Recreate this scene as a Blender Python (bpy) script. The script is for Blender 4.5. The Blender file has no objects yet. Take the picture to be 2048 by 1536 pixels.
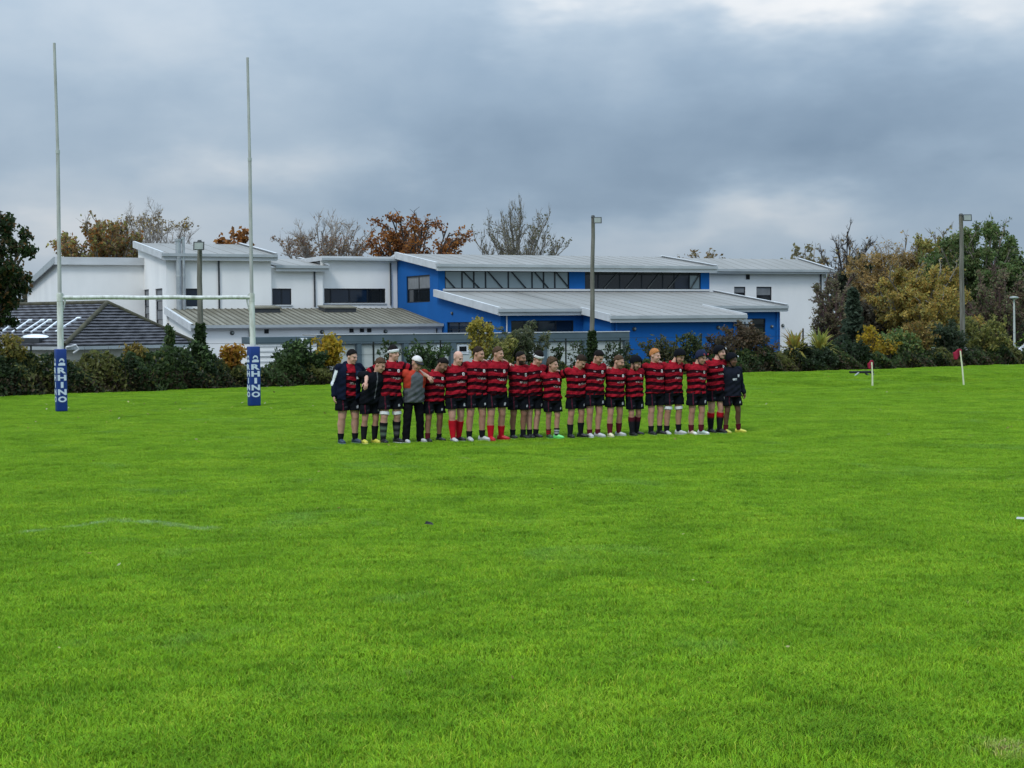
import bpy, math, random
import numpy as np
from mathutils import Vector, Matrix, noise as mnoise

random.seed(11)
rng = np.random.default_rng(11)
scene = bpy.context.scene
COL = scene.collection

# ------------------------------------------------------------------ camera
FPX = 3080.0                       # focal length in pixels of the 2048 px wide photograph
CAMZ = 2.22
PITCH = math.atan((768 - 647) / FPX)
ROLL = math.radians(0.45)
Fv = Vector((0, math.cos(PITCH), -math.sin(PITCH)))
R0 = Vector((1, 0, 0))
U0 = R0.cross(Fv)
Rv = R0 * math.cos(ROLL) - U0 * math.sin(ROLL)
Uv = U0 * math.cos(ROLL) + R0 * math.sin(ROLL)
cam_d = bpy.data.cameras.new('camera')
cam = bpy.data.objects.new('camera', cam_d)
COL.objects.link(cam)
cam.matrix_world = Matrix(((Rv.x, Uv.x, -Fv.x, 0), (Rv.y, Uv.y, -Fv.y, 0), (Rv.z, Uv.z, -Fv.z, CAMZ), (0, 0, 0, 1)))
cam_d.sensor_width = 36.0
cam_d.lens = FPX / 2048 * 36.0
cam_d.clip_start = 0.1
cam_d.clip_end = 6000
scene.camera = cam

# ------------------------------------------------------------------ exposure, world, sun
scene.view_settings.view_transform = 'Standard'
scene.view_settings.look = 'None'
scene.view_settings.gamma = 1.0
scene.view_settings.use_curve_mapping = False
scene.view_settings.exposure = 0.0

SUN_EL, SUN_AZ = math.radians(48), math.radians(-150)   # behind the camera, over its left shoulder (azimuth from +Y, clockwise)
world = bpy.data.worlds.new('World')
scene.world = world
world.use_nodes = True


def dir_px(px, py):
    return (Fv + Rv * ((px - 1024) / FPX) - Uv * ((py - 768) / FPX))


def build_world():
    nt = world.node_tree
    N, L = nt.nodes, nt.links
    N.clear()
    out = N.new('ShaderNodeOutputWorld')
    bg = N.new('ShaderNodeBackground')
    L.new(bg.outputs[0], out.inputs[0])
    bg.inputs['Strength'].default_value = 1.0
    sky = N.new('ShaderNodeTexSky')
    sky.sky_type = 'NISHITA'
    sky.sun_disc = False
    sky.sun_elevation = SUN_EL
    sky.sun_rotation = SUN_AZ
    sky.air_density = 1.0
    sky.dust_density = 2.0
    tc = N.new('ShaderNodeTexCoord')
    D = tc.outputs['Generated']

    def math_(op, a, b=None, c=None, clamp=False):
        m = N.new('ShaderNodeMath'); m.operation = op; m.use_clamp = clamp
        for i, v in enumerate((a, b, c)):
            if v is None: continue
            if isinstance(v, (int, float)): m.inputs[i].default_value = v
            else: L.new(v, m.inputs[i])
        return m.outputs[0]

    def vmath(op, a, b):
        m = N.new('ShaderNodeVectorMath'); m.operation = op
        for i, v in enumerate((a, b)):
            if isinstance(v, (tuple, Vector)): m.inputs[i].default_value = tuple(v)
            else: L.new(v, m.inputs[i])
        return m

    def noise(vec, scale, detail, rough, dist=0.0):
        n = N.new('ShaderNodeTexNoise'); n.noise_dimensions = '3D'
        n.inputs['Scale'].default_value = scale; n.inputs['Detail'].default_value = detail
        n.inputs['Roughness'].default_value = rough; n.inputs['Distortion'].default_value = dist
        L.new(vec, n.inputs['Vector'])
        return n
    sep = N.new('ShaderNodeSeparateXYZ'); L.new(D, sep.inputs[0])
    z = sep.outputs['Z']
    zc = math_('MAXIMUM', z, 0.0)
    # flattened cloud layers: stretch the lookup vertically
    st = vmath('MULTIPLY', D, (1.0, 1.0, 2.6)).outputs[0]
    st = vmath('ADD', st, (3.1, 0.7, 5.3)).outputs[0]
    n1 = noise(st, 5.5, 6.0, 0.5, 0.2)
    n2 = noise(D, 19.0, 6.0, 0.5, 0.3)
    warp = noise(st, 9.0, 4.0, 0.55)
    wv = vmath('MULTIPLY', vmath('SUBTRACT', warp.outputs['Color'], (0.5, 0.5, 0.5)).outputs[0], (0.16, 0.16, 0.09)).outputs[0]
    Dw = vmath('ADD', D, wv).outputs[0]
    val = math_('ADD', math_('MULTIPLY', math_('SUBTRACT', n1.outputs['Fac'], 0.5), 0.52), math_('MULTIPLY', math_('SUBTRACT', n2.outputs['Fac'], 0.5), 0.24))
    # where the brighter and darker banks of this sky stand (photo position, half sizes, strength)
    for (px, py, sx, sy, amp) in [
        (1900, -15, 380, 58, 0.32), (1040, -10, 110, 45, 0.34), (1420, 0, 240, 45, 0.22), (250, 40, 330, 110, 0.16), (420, 90, 160, 60, 0.10),
        (1500, 290, 620, 130, -0.26), (760, 60, 300, 70, -0.05), (1950, 210, 300, 90, -0.12), (880, 380, 260, 70, -0.10),
        (440, 305, 110, 40, 0.22), (640, 315, 120, 55, 0.18), (110, 470, 240, 60, 0.20), (1080, 470, 240, 50, 0.12), (560, 470, 160, 40, 0.12),
        (1430, 445, 120, 45, 0.22), (1640, 450, 120, 40, 0.20), (2000, 330, 160, 45, 0.05), (260, 360, 160, 50, 0.06)]:
        c = dir_px(px, py).normalized()
        v = vmath('SUBTRACT', Dw, c).outputs[0]
        v = vmath('MULTIPLY', v, (FPX / sx, FPX / sx, FPX / sy)).outputs[0]
        d2 = vmath('DOT_PRODUCT', v, v).outputs['Value']
        g = math_('POWER', 2.718, math_('MULTIPLY', d2, -0.7))
        val = math_('ADD', val, math_('MULTIPLY', g, amp * 1.25))
    val = math_('ADD', val, math_('MULTIPLY', math_('POWER', 2.718, math_('MULTIPLY', zc, -22.0)), 0.10))
    fac = math_('ADD', val, 0.455, clamp=True)
    cr = N.new('ShaderNodeValToRGB')
    L.new(fac, cr.inputs[0])
    e = cr.color_ramp.elements
    e[0].position = 0.0; e[0].color = (0.190, 0.270, 0.372, 1)
    e[1].position = 1.0; e[1].color = (0.74, 0.75, 0.76, 1)
    for p, c in ((0.30, (0.278, 0.372, 0.482, 1)), (0.52, (0.368, 0.460, 0.560, 1)), (0.74, (0.485, 0.556, 0.630, 1))):
        x = cr.color_ramp.elements.new(p); x.color = c
    # an overcast sky grows brighter towards the zenith, about threefold
    grad = math_('ADD', math_('ADD', 0.96, math_('MULTIPLY', zc, 1.5)), math_('MULTIPLY', math_('MULTIPLY', zc, zc), 2.4))
    cl = N.new('ShaderNodeMix'); cl.data_type = 'RGBA'; cl.blend_type = 'MULTIPLY'; cl.inputs[0].default_value = 1.0
    L.new(cr.outputs[0], cl.inputs[6])
    comb = N.new('ShaderNodeCombineXYZ')
    for i in range(3): L.new(grad, comb.inputs[i])
    L.new(comb.outputs[0], cl.inputs[7])
    sk = N.new('ShaderNodeMix'); sk.data_type = 'RGBA'; sk.blend_type = 'MULTIPLY'; sk.inputs[0].default_value = 1.0
    L.new(sky.outputs[0], sk.inputs[6]); sk.inputs[7].default_value = (0.06, 0.06, 0.06, 1)
    mx = N.new('ShaderNodeMix'); mx.data_type = 'RGBA'; mx.inputs[0].default_value = 0.92
    L.new(sk.outputs[2], mx.inputs[6]); L.new(cl.outputs[2], mx.inputs[7])
    L.new(mx.outputs[2], bg.inputs['Color'])


build_world()
sun_d = bpy.data.lights.new('sun', 'SUN')
sun_d.energy = 1.5
sun_d.angle = math.radians(14)
sun_d.color = (1.0, 0.965, 0.91)
sun = bpy.data.objects.new('sun', sun_d)
COL.objects.link(sun)
sdir = Vector((math.sin(SUN_AZ) * math.cos(SUN_EL), math.cos(SUN_AZ) * math.cos(SUN_EL), math.sin(SUN_EL)))
sun.rotation_euler = sdir.to_track_quat('Z', 'Y').to_euler()
sun.location = (-20, -20, 40)

# ------------------------------------------------------------------ helpers
CAM = Vector((0, 0, CAMZ))


def at_depth(px, py, Y):
    d = dir_px(px, py)
    return CAM + d * (Y / d.y)


def on_ground(px, py, z=0.0):
    d = dir_px(px, py)
    return CAM + d * ((z - CAMZ) / d.z)


def tag(o, label=None, cat=None, group=None, kind=None):
    if label: o['label'] = label
    if cat: o['category'] = cat
    if group: o['group'] = group
    if kind: o['kind'] = kind
    return o


def empty(name, loc=(0, 0, 0), rz=0.0):
    o = bpy.data.objects.new(name, None)
    o.empty_display_size = 0.3
    COL.objects.link(o)
    o.location = loc
    o.rotation_euler = (0, 0, rz)
    return o


def mesh_obj(name, verts, faces, mats, parent=None, smooth=False, fmat=None):
    me = bpy.data.meshes.new(name)
    me.from_pydata([tuple(map(float, v)) for v in verts], [], faces)
    for m in (mats if isinstance(mats, (list, tuple)) else [mats]):
        me.materials.append(m)
    if fmat is not None:
        me.polygons.foreach_set('material_index', np.array(fmat, dtype=np.int32))
    if smooth:
        me.polygons.foreach_set('use_smooth', np.array([len(f) <= 4 for f in faces], dtype=bool))   # end caps stay flat
    me.update()
    o = bpy.data.objects.new(name, me)
    COL.objects.link(o)
    if parent is not None: o.parent = parent
    return o


def np_mesh(name, V, Fq, mat, parent=None, tint=None, smooth=False, nside=4):
    """V n x 3, Fq m x nside. tint: n x 3 vertex colours."""
    V = np.asarray(V, dtype=np.float32); Fq = np.asarray(Fq, dtype=np.int32)
    me = bpy.data.meshes.new(name)
    me.vertices.add(len(V)); me.vertices.foreach_set('co', V.ravel())
    me.loops.add(Fq.size); me.loops.foreach_set('vertex_index', Fq.ravel())
    me.polygons.add(len(Fq))
    me.polygons.foreach_set('loop_start', np.arange(0, Fq.size, nside, dtype=np.int32))
    me.polygons.foreach_set('loop_total', np.full(len(Fq), nside, dtype=np.int32))
    if smooth: me.polygons.foreach_set('use_smooth', np.ones(len(Fq), dtype=bool))
    me.update(calc_edges=True)
    if tint is not None: set_tint(me, tint)
    if mat is not None: me.materials.append(mat)
    o = bpy.data.objects.new(name, me)
    COL.objects.link(o)
    if parent is not None: o.parent = parent
    return o


def set_tint(me, tint, name='tint'):
    a = me.attributes.new(name, 'FLOAT_COLOR', 'POINT')
    t = np.ones((len(me.vertices), 4), dtype=np.float32); t[:, :3] = tint
    a.data.foreach_set('color', t.ravel())


def set_float(me, name, val):
    a = me.attributes.new(name, 'FLOAT', 'POINT')
    a.data.foreach_set('value', np.asarray(val, dtype=np.float32))


class MB:
    """collects boxes, prisms and tubes into one mesh"""
    def __init__(s): s.v, s.f = [], []
    def add(s, verts, faces):
        b = len(s.v); s.v += [tuple(v) for v in verts]; s.f += [tuple(i + b for i in f) for f in faces]; return s
    def box(s, x0, x1, y0, y1, z0, z1):
        v = [(x, y, z) for z in (z0, z1) for y in (y0, y1) for x in (x0, x1)]
        return s.add(v, [(0, 2, 3, 1), (4, 5, 7, 6), (0, 1, 5, 4), (2, 6, 7, 3), (0, 4, 6, 2), (1, 3, 7, 5)])
    def hexa(s, bottom, top):
        """two rings of the same number of points, closed"""
        n = len(bottom)
        f = [tuple(reversed(range(n))), tuple(range(n, 2 * n))] + [(i, (i + 1) % n, n + (i + 1) % n, n + i) for i in range(n)]
        return s.add(list(bottom) + list(top), f)
    def tube(s, pts, radii, n=8, cap=True):
        pts = [Vector(p) for p in pts]
        if isinstance(radii, (int, float)): radii = [radii] * len(pts)
        rings = []
        up = None
        for i, p in enumerate(pts):
            t = (pts[min(i + 1, len(pts) - 1)] - pts[max(i - 1, 0)]).normalized()
            if up is None:
                up = t.orthogonal().normalized()
            else:
                up = (up - t * up.dot(t)).normalized()
            b = t.cross(up)
            rings.append([p + (up * math.cos(2 * math.pi * k / n) + b * math.sin(2 * math.pi * k / n)) * radii[i] for k in range(n)])
        v = [q for r in rings for q in r]
        f = []
        for i in range(len(rings) - 1):
            for k in range(n):
                f.append((i * n + k, i * n + (k + 1) % n, (i + 1) * n + (k + 1) % n, (i + 1) * n + k))
        if cap:
            k = len(v); v = v + rings[0] + rings[-1]
            f.append(tuple(reversed(range(k, k + n)))); f.append(tuple(range(k + n, k + 2 * n)))
        return s.add(v, f)
    def build(s, name, mat, parent=None, smooth=False):
        return mesh_obj(name, s.v, s.f, mat, parent, smooth)


# ------------------------------------------------------------------ materials
def new_mat(name):
    m = bpy.data.materials.new(name); m.use_nodes = True
    nt = m.node_tree
    return m, nt.nodes, nt.links, nt.nodes['Principled BSDF']


def noisy(name, col, col2=None, scale=3.0, rough=0.8, bump=0.0, bscale=40.0, streak=None, spec=0.3, metallic=0.0, detail=6.0, contrast=(0.35, 0.65)):
    """a base colour that wanders to a second one, with fine relief; streak stretches the pattern along z"""
    m, N, L, P = new_mat(name)
    P.inputs['Roughness'].default_value = rough
    P.inputs['Specular IOR Level'].default_value = spec
    P.inputs['Metallic'].default_value = metallic
    tc = N.new('ShaderNodeTexCoord')
    vec = tc.outputs['Object']
    if streak:
        mp = N.new('ShaderNodeMapping'); mp.inputs['Scale'].default_value = streak
        L.new(vec, mp.inputs[0]); vec = mp.outputs[0]
    n = N.new('ShaderNodeTexNoise'); n.inputs['Scale'].default_value = scale; n.inputs['Detail'].default_value = detail
    L.new(vec, n.inputs['Vector'])
    cr = N.new('ShaderNodeValToRGB'); L.new(n.outputs['Fac'], cr.inputs[0])
    col2 = col2 or tuple(c * 0.8 for c in col)
    cr.color_ramp.elements[0].position = contrast[0]; cr.color_ramp.elements[0].color = (*col2, 1)
    cr.color_ramp.elements[1].position = contrast[1]; cr.color_ramp.elements[1].color = (*col, 1)
    L.new(cr.outputs[0], P.inputs['Base Color'])
    if bump:
        n2 = N.new('ShaderNodeTexNoise'); n2.inputs['Scale'].default_value = bscale; n2.inputs['Detail'].default_value = 4
        L.new(tc.outputs['Object'], n2.inputs['Vector'])
        b = N.new('ShaderNodeBump'); b.inputs['Strength'].default_value = bump; b.inputs['Distance'].default_value = 0.02
        L.new(n2.outputs['Fac'], b.inputs['Height']); L.new(b.outputs[0], P.inputs['Normal'])
    return m


def tinted(name, rough=0.75, translucent=0.0, vary=0.15, vscale=6.0, spec=0.25, bump=0.0, bscale=60):
    """base colour from the mesh's own colour attribute, with a little variation"""
    m, N, L, P = new_mat(name)
    P.inputs['Roughness'].default_value = rough
    P.inputs['Specular IOR Level'].default_value = spec
    at = N.new('ShaderNodeAttribute'); at.attribute_name = 'tint'
    tc = N.new('ShaderNodeTexCoord')
    n = N.new('ShaderNodeTexNoise'); n.inputs['Scale'].default_value = vscale; n.inputs['Detail'].default_value = 5
    L.new(tc.outputs['Object'], n.inputs['Vector'])
    mr = N.new('ShaderNodeMapRange'); mr.inputs['To Min'].default_value = 1 - vary; mr.inputs['To Max'].default_value = 1 + vary
    mr.inputs['From Min'].default_value = 0.3; mr.inputs['From Max'].default_value = 0.7
    L.new(n.outputs['Fac'], mr.inputs['Value'])
    mx = N.new('ShaderNodeVectorMath'); mx.operation = 'SCALE'
    L.new(at.outputs['Color'], mx.inputs[0]); L.new(mr.outputs[0], mx.inputs['Scale'])
    L.new(mx.outputs[0], P.inputs['Base Color'])
    if bump:
        n2 = N.new('ShaderNodeTexNoise'); n2.inputs['Scale'].default_value = bscale
        L.new(tc.outputs['Object'], n2.inputs['Vector'])
        b = N.new('ShaderNodeBump'); b.inputs['Strength'].default_value = bump; b.inputs['Distance'].default_value = 0.01
        L.new(n2.outputs['Fac'], b.inputs['Height']); L.new(b.outputs[0], P.inputs['Normal'])
    if translucent:
        tr = N.new('ShaderNodeBsdfTranslucent'); L.new(mx.outputs[0], tr.inputs['Color'])
        ms = N.new('ShaderNodeMixShader'); ms.inputs[0].default_value = translucent
        L.new(P.outputs[0], ms.inputs[1]); L.new(tr.outputs[0], ms.inputs[2])
        L.new(ms.outputs[0], N['Material Output'].inputs['Surface'])
    return m


def glass_mat(name, col, rough=0.06, spec=0.5):
    m, N, L, P = new_mat(name)
    P.inputs['Base Color'].default_value = (*col, 1)
    P.inputs['Roughness'].default_value = rough
    P.inputs['Specular IOR Level'].default_value = spec
    tc = N.new('ShaderNodeTexCoord')
    n = N.new('ShaderNodeTexNoise'); n.inputs['Scale'].default_value = 0.7; n.inputs['Detail'].default_value = 3
    L.new(tc.outputs['Object'], n.inputs['Vector'])
    b = N.new('ShaderNodeBump'); b.inputs['Strength'].default_value = 0.08; b.inputs['Distance'].default_value = 0.05
    L.new(n.outputs['Fac'], b.inputs['Height']); L.new(b.outputs[0], P.inputs['Normal'])
    return m


M = {}
M['white_wall'] = noisy('white_render', (0.84, 0.835, 0.815), (0.76, 0.76, 0.745), 0.5, 0.9, 0.05, 30, streak=(1, 1, 0.35))
M['blue_wall'] = noisy('blue_render', (0.003, 0.105, 0.36), (0.003, 0.092, 0.315), 0.6, 0.85, 0.04, 30, streak=(1, 1, 0.4))
M['trim'] = noisy('white_trim', (0.58, 0.595, 0.605), (0.48, 0.495, 0.50), 1.2, 0.55, streak=(0.4, 1, 1))
M['gutter'] = noisy('grey_gutter', (0.40, 0.43, 0.44), (0.33, 0.36, 0.37), 1.0, 0.5)
M['roof'] = noisy('pale_metal_roof', (0.275, 0.268, 0.252), (0.22, 0.214, 0.197), 0.35, 0.6, streak=(1, 0.3, 1))
M['roof_dirty'] = noisy('lichened_metal_roof', (0.215, 0.20, 0.155), (0.14, 0.128, 0.092), 0.8, 0.75, streak=(1.6, 0.35, 1))
M['rib'] = noisy('shade_dirt_rib', (0.11, 0.103, 0.075), (0.075, 0.07, 0.05), 2, 0.7)  # seam shadow and dirt are put into the dark rib colour
M['rib_pale'] = noisy('pale_roof_rib', (0.265, 0.258, 0.242), (0.215, 0.208, 0.19), 0.35, 0.6)
M['asphalt'] = noisy('yard_asphalt', (0.10, 0.10, 0.10), (0.07, 0.07, 0.072), 1.2, 0.95, 0.2, 40)
M['frame'] = noisy('dark_window_frame', (0.012, 0.016, 0.022), None, 3, 0.45)
M['glass'] = glass_mat('dark_glass', (0.010, 0.013, 0.016))
M['glass_blue'] = glass_mat('blue_dark_glass', (0.008, 0.016, 0.030))
M['glass_pale'] = glass_mat('pale_teal_glass', (0.21, 0.26, 0.28), 0.12)  # opaque pane in an even pale grey-teal
M['blind'] = noisy('grey_blind', (0.22, 0.23, 0.24), None, 2, 0.8)
M['pipe_dark'] = noisy('dark_downpipe', (0.045, 0.05, 0.055), None, 3, 0.5)
M['steel'] = noisy('weathered_steel', (0.55, 0.57, 0.58), (0.42, 0.44, 0.46), 3, 0.35, metallic=0.7)
M['grey_clad'] = noisy('grey_cladding', (0.088, 0.125, 0.145), (0.072, 0.105, 0.12), 1, 0.6)
M['grey_post'] = noisy('dark_grey_post', (0.05, 0.072, 0.085), None, 1, 0.6)
M['panel'] = noisy('pale_shutter', (0.47, 0.50, 0.47), (0.40, 0.43, 0.40), 0.8, 0.7, streak=(1, 1, 4))
M['sign'] = noisy('white_notice', (0.75, 0.78, 0.80), None, 2, 0.6)
M['black_vent'] = noisy('black_vent', (0.012, 0.013, 0.015), None, 5, 0.6)
M['tile'] = noisy('dark_roof_tile', (0.105, 0.105, 0.118), (0.055, 0.055, 0.062), 1.6, 0.55, 0.25, 25, streak=(1, 1, 1))
M['tile_moss'] = noisy('mossy_ridge_tile', (0.085, 0.08, 0.05), (0.045, 0.042, 0.03), 3, 0.9, 0.3, 20)
M['cream'] = noisy('cream_wall', (0.52, 0.50, 0.44), None, 1, 0.9)
M['rooflight'] = noisy('white_rooflight', (0.82, 0.86, 0.90), (0.70, 0.74, 0.78), 2, 0.3)
M['post_white'] = noisy('weathered_white_post', (0.68, 0.69, 0.66), (0.42, 0.43, 0.38), 3.5, 0.6, streak=(3, 3, 0.7), contrast=(0.30, 0.60))
M['pad_blue'] = noisy('blue_pad_vinyl', (0.010, 0.040, 0.21), (0.008, 0.033, 0.17), 3, 0.5, 0.1, 8)
M['pad_white'] = noisy('pad_print', (0.60, 0.67, 0.78), (0.52, 0.60, 0.72), 6, 0.55)
M['wood_pole'] = noisy('weathered_pole', (0.20, 0.19, 0.165), (0.10, 0.095, 0.08), 4, 0.9, 0.3, 20, streak=(3, 3, 0.25))
M['lamp_metal'] = noisy('lamp_housing', (0.055, 0.06, 0.06), None, 4, 0.5)
M['lamp_glass'] = noisy('lamp_lens', (0.30, 0.33, 0.31), None, 4, 0.2)
M['upright_grey'] = noisy('dull_grey_upright', (0.46, 0.46, 0.45), (0.34, 0.34, 0.33), 3, 0.6, streak=(3, 3, 0.6))
M['galv'] = noisy('galvanised_column', (0.50, 0.515, 0.51), (0.40, 0.415, 0.41), 3, 0.5)
M['flag_pole'] = noisy('pale_flag_pole', (0.72, 0.76, 0.52), (0.60, 0.62, 0.42), 4, 0.5)
M['flag_red'] = noisy('red_flag_cloth', (0.30, 0.012, 0.04), (0.20, 0.008, 0.028), 8, 0.8)
M['black_frame'] = noisy('black_painted_frame', (0.012, 0.016, 0.014), None, 4, 0.5)
M['bark'] = noisy('tree_bark', (0.225, 0.205, 0.165), (0.125, 0.112, 0.090), 3, 0.95)
M['bark_pale'] = noisy('pale_twig_bark', (0.36, 0.325, 0.285), (0.25, 0.22, 0.19), 3, 0.95)
M['bark_dark'] = noisy('dark_twig_bark', (0.085, 0.072, 0.062), (0.05, 0.043, 0.038), 3, 0.95)
M['bark_maroon'] = noisy('maroon_twig_bark', (0.12, 0.075, 0.068), (0.075, 0.05, 0.048), 3, 0.95)
M['leaf'] = tinted('leaf', 0.6, 0.48, 0.12, 1.5)
M['skin'] = tinted('skin', 0.55, 0.0, 0.08, 25, 0.35)
M['cloth'] = tinted('cloth', 0.9, 0.0, 0.16, 14, 0.07, 0.25, 45)
M['boot'] = tinted('boot_leather', 0.45, 0.0, 0.1, 20, 0.4)
M['hair'] = tinted('hair', 0.85, 0.0, 0.35, 70, 0.08, 0.6, 110)
M['car_paint'] = noisy('white_car_paint', (0.72, 0.73, 0.74), None, 2, 0.25, spec=0.5)
# ------------------------------------------------------------------ ground: playing field, ground behind the hedge, grass blades
HEDGE = [(-40.0, 30.5), (-16.6, 49.5), (-6.8, 57.0), (1.5, 61.8), (10.3, 65.8), (25.5, 76.8), (60.0, 101.5)]   # plan line of the hedge's foot


def hedge_y(x):
    return np.interp(x, [p[0] for p in HEDGE], [p[1] for p in HEDGE])


def ground_z(x, y):
    x = np.asarray(x, dtype=float); y = np.asarray(y, dtype=float)
    d = (y - hedge_y(x)) * 0.8
    t = np.clip((d - 1.2) / 5.0, 0, 1); t = t * t * (3 - 2 * t)
    und = 0.010 * np.sin(x * 1.1 + 0.6 * y) + 0.008 * np.sin(x * 0.47 - y * 0.83 + 1.3) + 0.008 * np.sin(0.31 * y + 0.2 * x) - 0.02
    far = np.clip((y - 42) / 10, 0, 1) * np.clip((x - 6) / 6, 0, 1) * np.clip((70 - y) / 6, 0, 1)
    und = und + far * (0.07 * np.sin(0.75 * y - 0.35 * x + 0.5) + 0.05 * np.sin(0.5 * x + 1.4 * y))
    und = und * np.clip(1 - t, 0, 1) * np.clip((y - 3) / 6, 0, 1)
    return und - 0.95 * t


def grass_material(name, blade):
    m, N, L, P = new_mat(name)
    P.inputs['Roughness'].default_value = 0.6 if blade else 0.95
    P.inputs['Specular IOR Level'].default_value = 0.07 if blade else 0.05
    geo = N.new('ShaderNodeNewGeometry')

    def noise(scale, detail=4, dist=0.0, sc=None):
        vec = geo.outputs['Position']
        if sc:
            mp = N.new('ShaderNodeMapping'); mp.inputs['Scale'].default_value = sc; L.new(vec, mp.inputs[0]); vec = mp.outputs[0]
        n = N.new('ShaderNodeTexNoise'); n.inputs['Scale'].default_value = scale; n.inputs['Detail'].default_value = detail; n.inputs['Distortion'].default_value = dist
        L.new(vec, n.inputs['Vector']); return n.outputs['Fac']

    def ramp(f, stops):
        r = N.new('ShaderNodeValToRGB'); L.new(f, r.inputs[0])
        el = r.color_ramp.elements
        el[0].position, el[0].color = stops[0][0], (*stops[0][1], 1)
        el[1].position, el[1].color = stops[-1][0], (*stops[-1][1], 1)
        for p, c in stops[1:-1]:
            x = el.new(p); x.color = (*c, 1)
        return r.outputs[0]

    def mix(a, b, f, mode='MIX'):
        x = N.new('ShaderNodeMix'); x.data_type = 'RGBA'; x.blend_type = mode
        for sock, v in ((6, a), (7, b)):
            if isinstance(v, tuple): x.inputs[sock].default_value = (*v, 1)
            else: L.new(v, x.inputs[sock])
        if isinstance(f, float): x.inputs[0].default_value = f
        else: L.new(f, x.inputs[0])
        return x.outputs[2]

    def mrange(f, a, b, c=0.0, d=1.0):
        x = N.new('ShaderNodeMapRange'); L.new(f, x.inputs['Value'])
        for k, v in zip(('From Min', 'From Max', 'To Min', 'To Max'), (a, b, c, d)): x.inputs[k].default_value = v
        return x.outputs[0]
    k = G_GAIN
    cs = lambda r, g, b: (r * k, g * k, b * k)
    base = ramp(noise(0.9, 5, 0.4), [(0.28, cs(0.118, 0.248, 0.011)), (0.50, cs(0.165, 0.325, 0.014)), (0.72, cs(0.218, 0.385, 0.019))])
    # bluish, coarser sward in patches
    base = mix(base, cs(0.150, 0.300, 0.075), mrange(noise(0.55, 4, 0.8), 0.60, 0.76, 0.0, 0.40))
    # yellower patches
    base = mix(base, cs(0.260, 0.400, 0.022), mrange(noise(0.33, 3, 0.3), 0.54, 0.75, 0.0, 0.30))
    # dead straw, rare
    base = mix(base, cs(0.42, 0.40, 0.17), mrange(noise(3.1, 5, 0.5), 0.70, 0.82, 0.0, 0.5))
    # a bare straw-coloured scuff close to the camera
    pos = on_ground(2018, 1500)
    vd = N.new('ShaderNodeVectorMath'); vd.operation = 'DISTANCE'; L.new(geo.outputs['Position'], vd.inputs[0]); vd.inputs[1].default_value = (pos.x, pos.y, 0)
    fs = N.new('ShaderNodeMath'); fs.operation = 'MULTIPLY'; L.new(mrange(vd.outputs['Value'], 0.26, 0.05, 0.0, 1.0), fs.inputs[0]); L.new(mrange(noise(9, 4), 0.45, 0.62, 0.0, 0.9), fs.inputs[1])
    base = mix(base, (0.46, 0.36, 0.16), fs.outputs[0])
    # worn white line paint where the old pitch marking runs
    sep = N.new('ShaderNodeSeparateXYZ'); L.new(geo.outputs['Position'], sep.inputs[0])

    def mth(op, a, b):
        x = N.new('ShaderNodeMath'); x.operation = op
        for i, v in enumerate((a, b)):
            if isinstance(v, (int, float)): x.inputs[i].default_value = v
            else: L.new(v, x.inputs[i])
        return x.outputs[0]
    for (pa, pb, w, amt) in LINE_MARKS:
        dx, dy = pb[0] - pa[0], pb[1] - pa[1]; ln = math.hypot(dx, dy)
        along = mth('ADD', mth('MULTIPLY', mth('SUBTRACT', sep.outputs[0], pa[0]), dx / ln), mth('MULTIPLY', mth('SUBTRACT', sep.outputs[1], pa[1]), dy / ln))
        across = mth('ABSOLUTE', mth('ADD', mth('MULTIPLY', mth('SUBTRACT', sep.outputs[0], pa[0]), -dy / ln), mth('MULTIPLY', mth('SUBTRACT', sep.outputs[1], pa[1]), dx / ln)), 0.0)
        f = mth('MULTIPLY', mrange(across, w, w * 0.4), mth('MULTIPLY', mrange(along, -0.2, 0.3), mrange(along, ln + 0.2, ln - 0.3)))
        f = mth('MULTIPLY', f, mrange(noise(2.2, 4), 0.42, 0.62, 0.0, amt))
        base = mix(base, (0.42, 0.56, 0.40), f)
    if blade:
        at = N.new('ShaderNodeAttribute'); at.attribute_name = 'tint'
        base = mix(base, at.outputs['Color'], 1.0, 'MULTIPLY')
        base = mix(base, (0.55, 0.66, 0.5), mrange(noise(5.5, 4, 0.6, (1, 1, 0)), 0.50, 0.34, 0.0, 0.55), 'MULTIPLY')   # darker blotches scattered at random over the sward
        base = mix(base, (1.16, 1.12, 1.0), mrange(noise(4.1, 4, 0.6, (1, 1, 0)), 0.52, 0.68), 'MULTIPLY')
    else:
        base = mix(base, (0.50, 0.50, 0.45), 1.0, 'MULTIPLY')
        f = noise(28, 4)
        base = mix(base, (0.5, 0.55, 0.4), mrange(f, 0.62, 0.35, 0.0, 0.8), 'MULTIPLY')
    L.new(base, P.inputs['Base Color'])
    if blade:
        # shading normals bent upward, so the blades render brighter under the sky
        vm = N.new('ShaderNodeVectorMath'); vm.operation = 'ADD'; L.new(geo.outputs['Normal'], vm.inputs[0]); vm.inputs[1].default_value = (0, 0, 1.6)
        vn = N.new('ShaderNodeVectorMath'); vn.operation = 'NORMALIZE'; L.new(vm.outputs[0], vn.inputs[0])
        L.new(vn.outputs[0], P.inputs['Normal'])
        tr = N.new('ShaderNodeBsdfTranslucent'); L.new(base, tr.inputs['Color'])
        ms = N.new('ShaderNodeMixShader'); ms.inputs[0].default_value = 0.25
        L.new(P.outputs[0], ms.inputs[1]); L.new(tr.outputs[0], ms.inputs[2])
        L.new(ms.outputs[0], N['Material Output'].inputs['Surface'])
    else:
        b = N.new('ShaderNodeBump'); b.inputs['Strength'].default_value = 0.5; b.inputs['Distance'].default_value = 0.03
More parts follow.
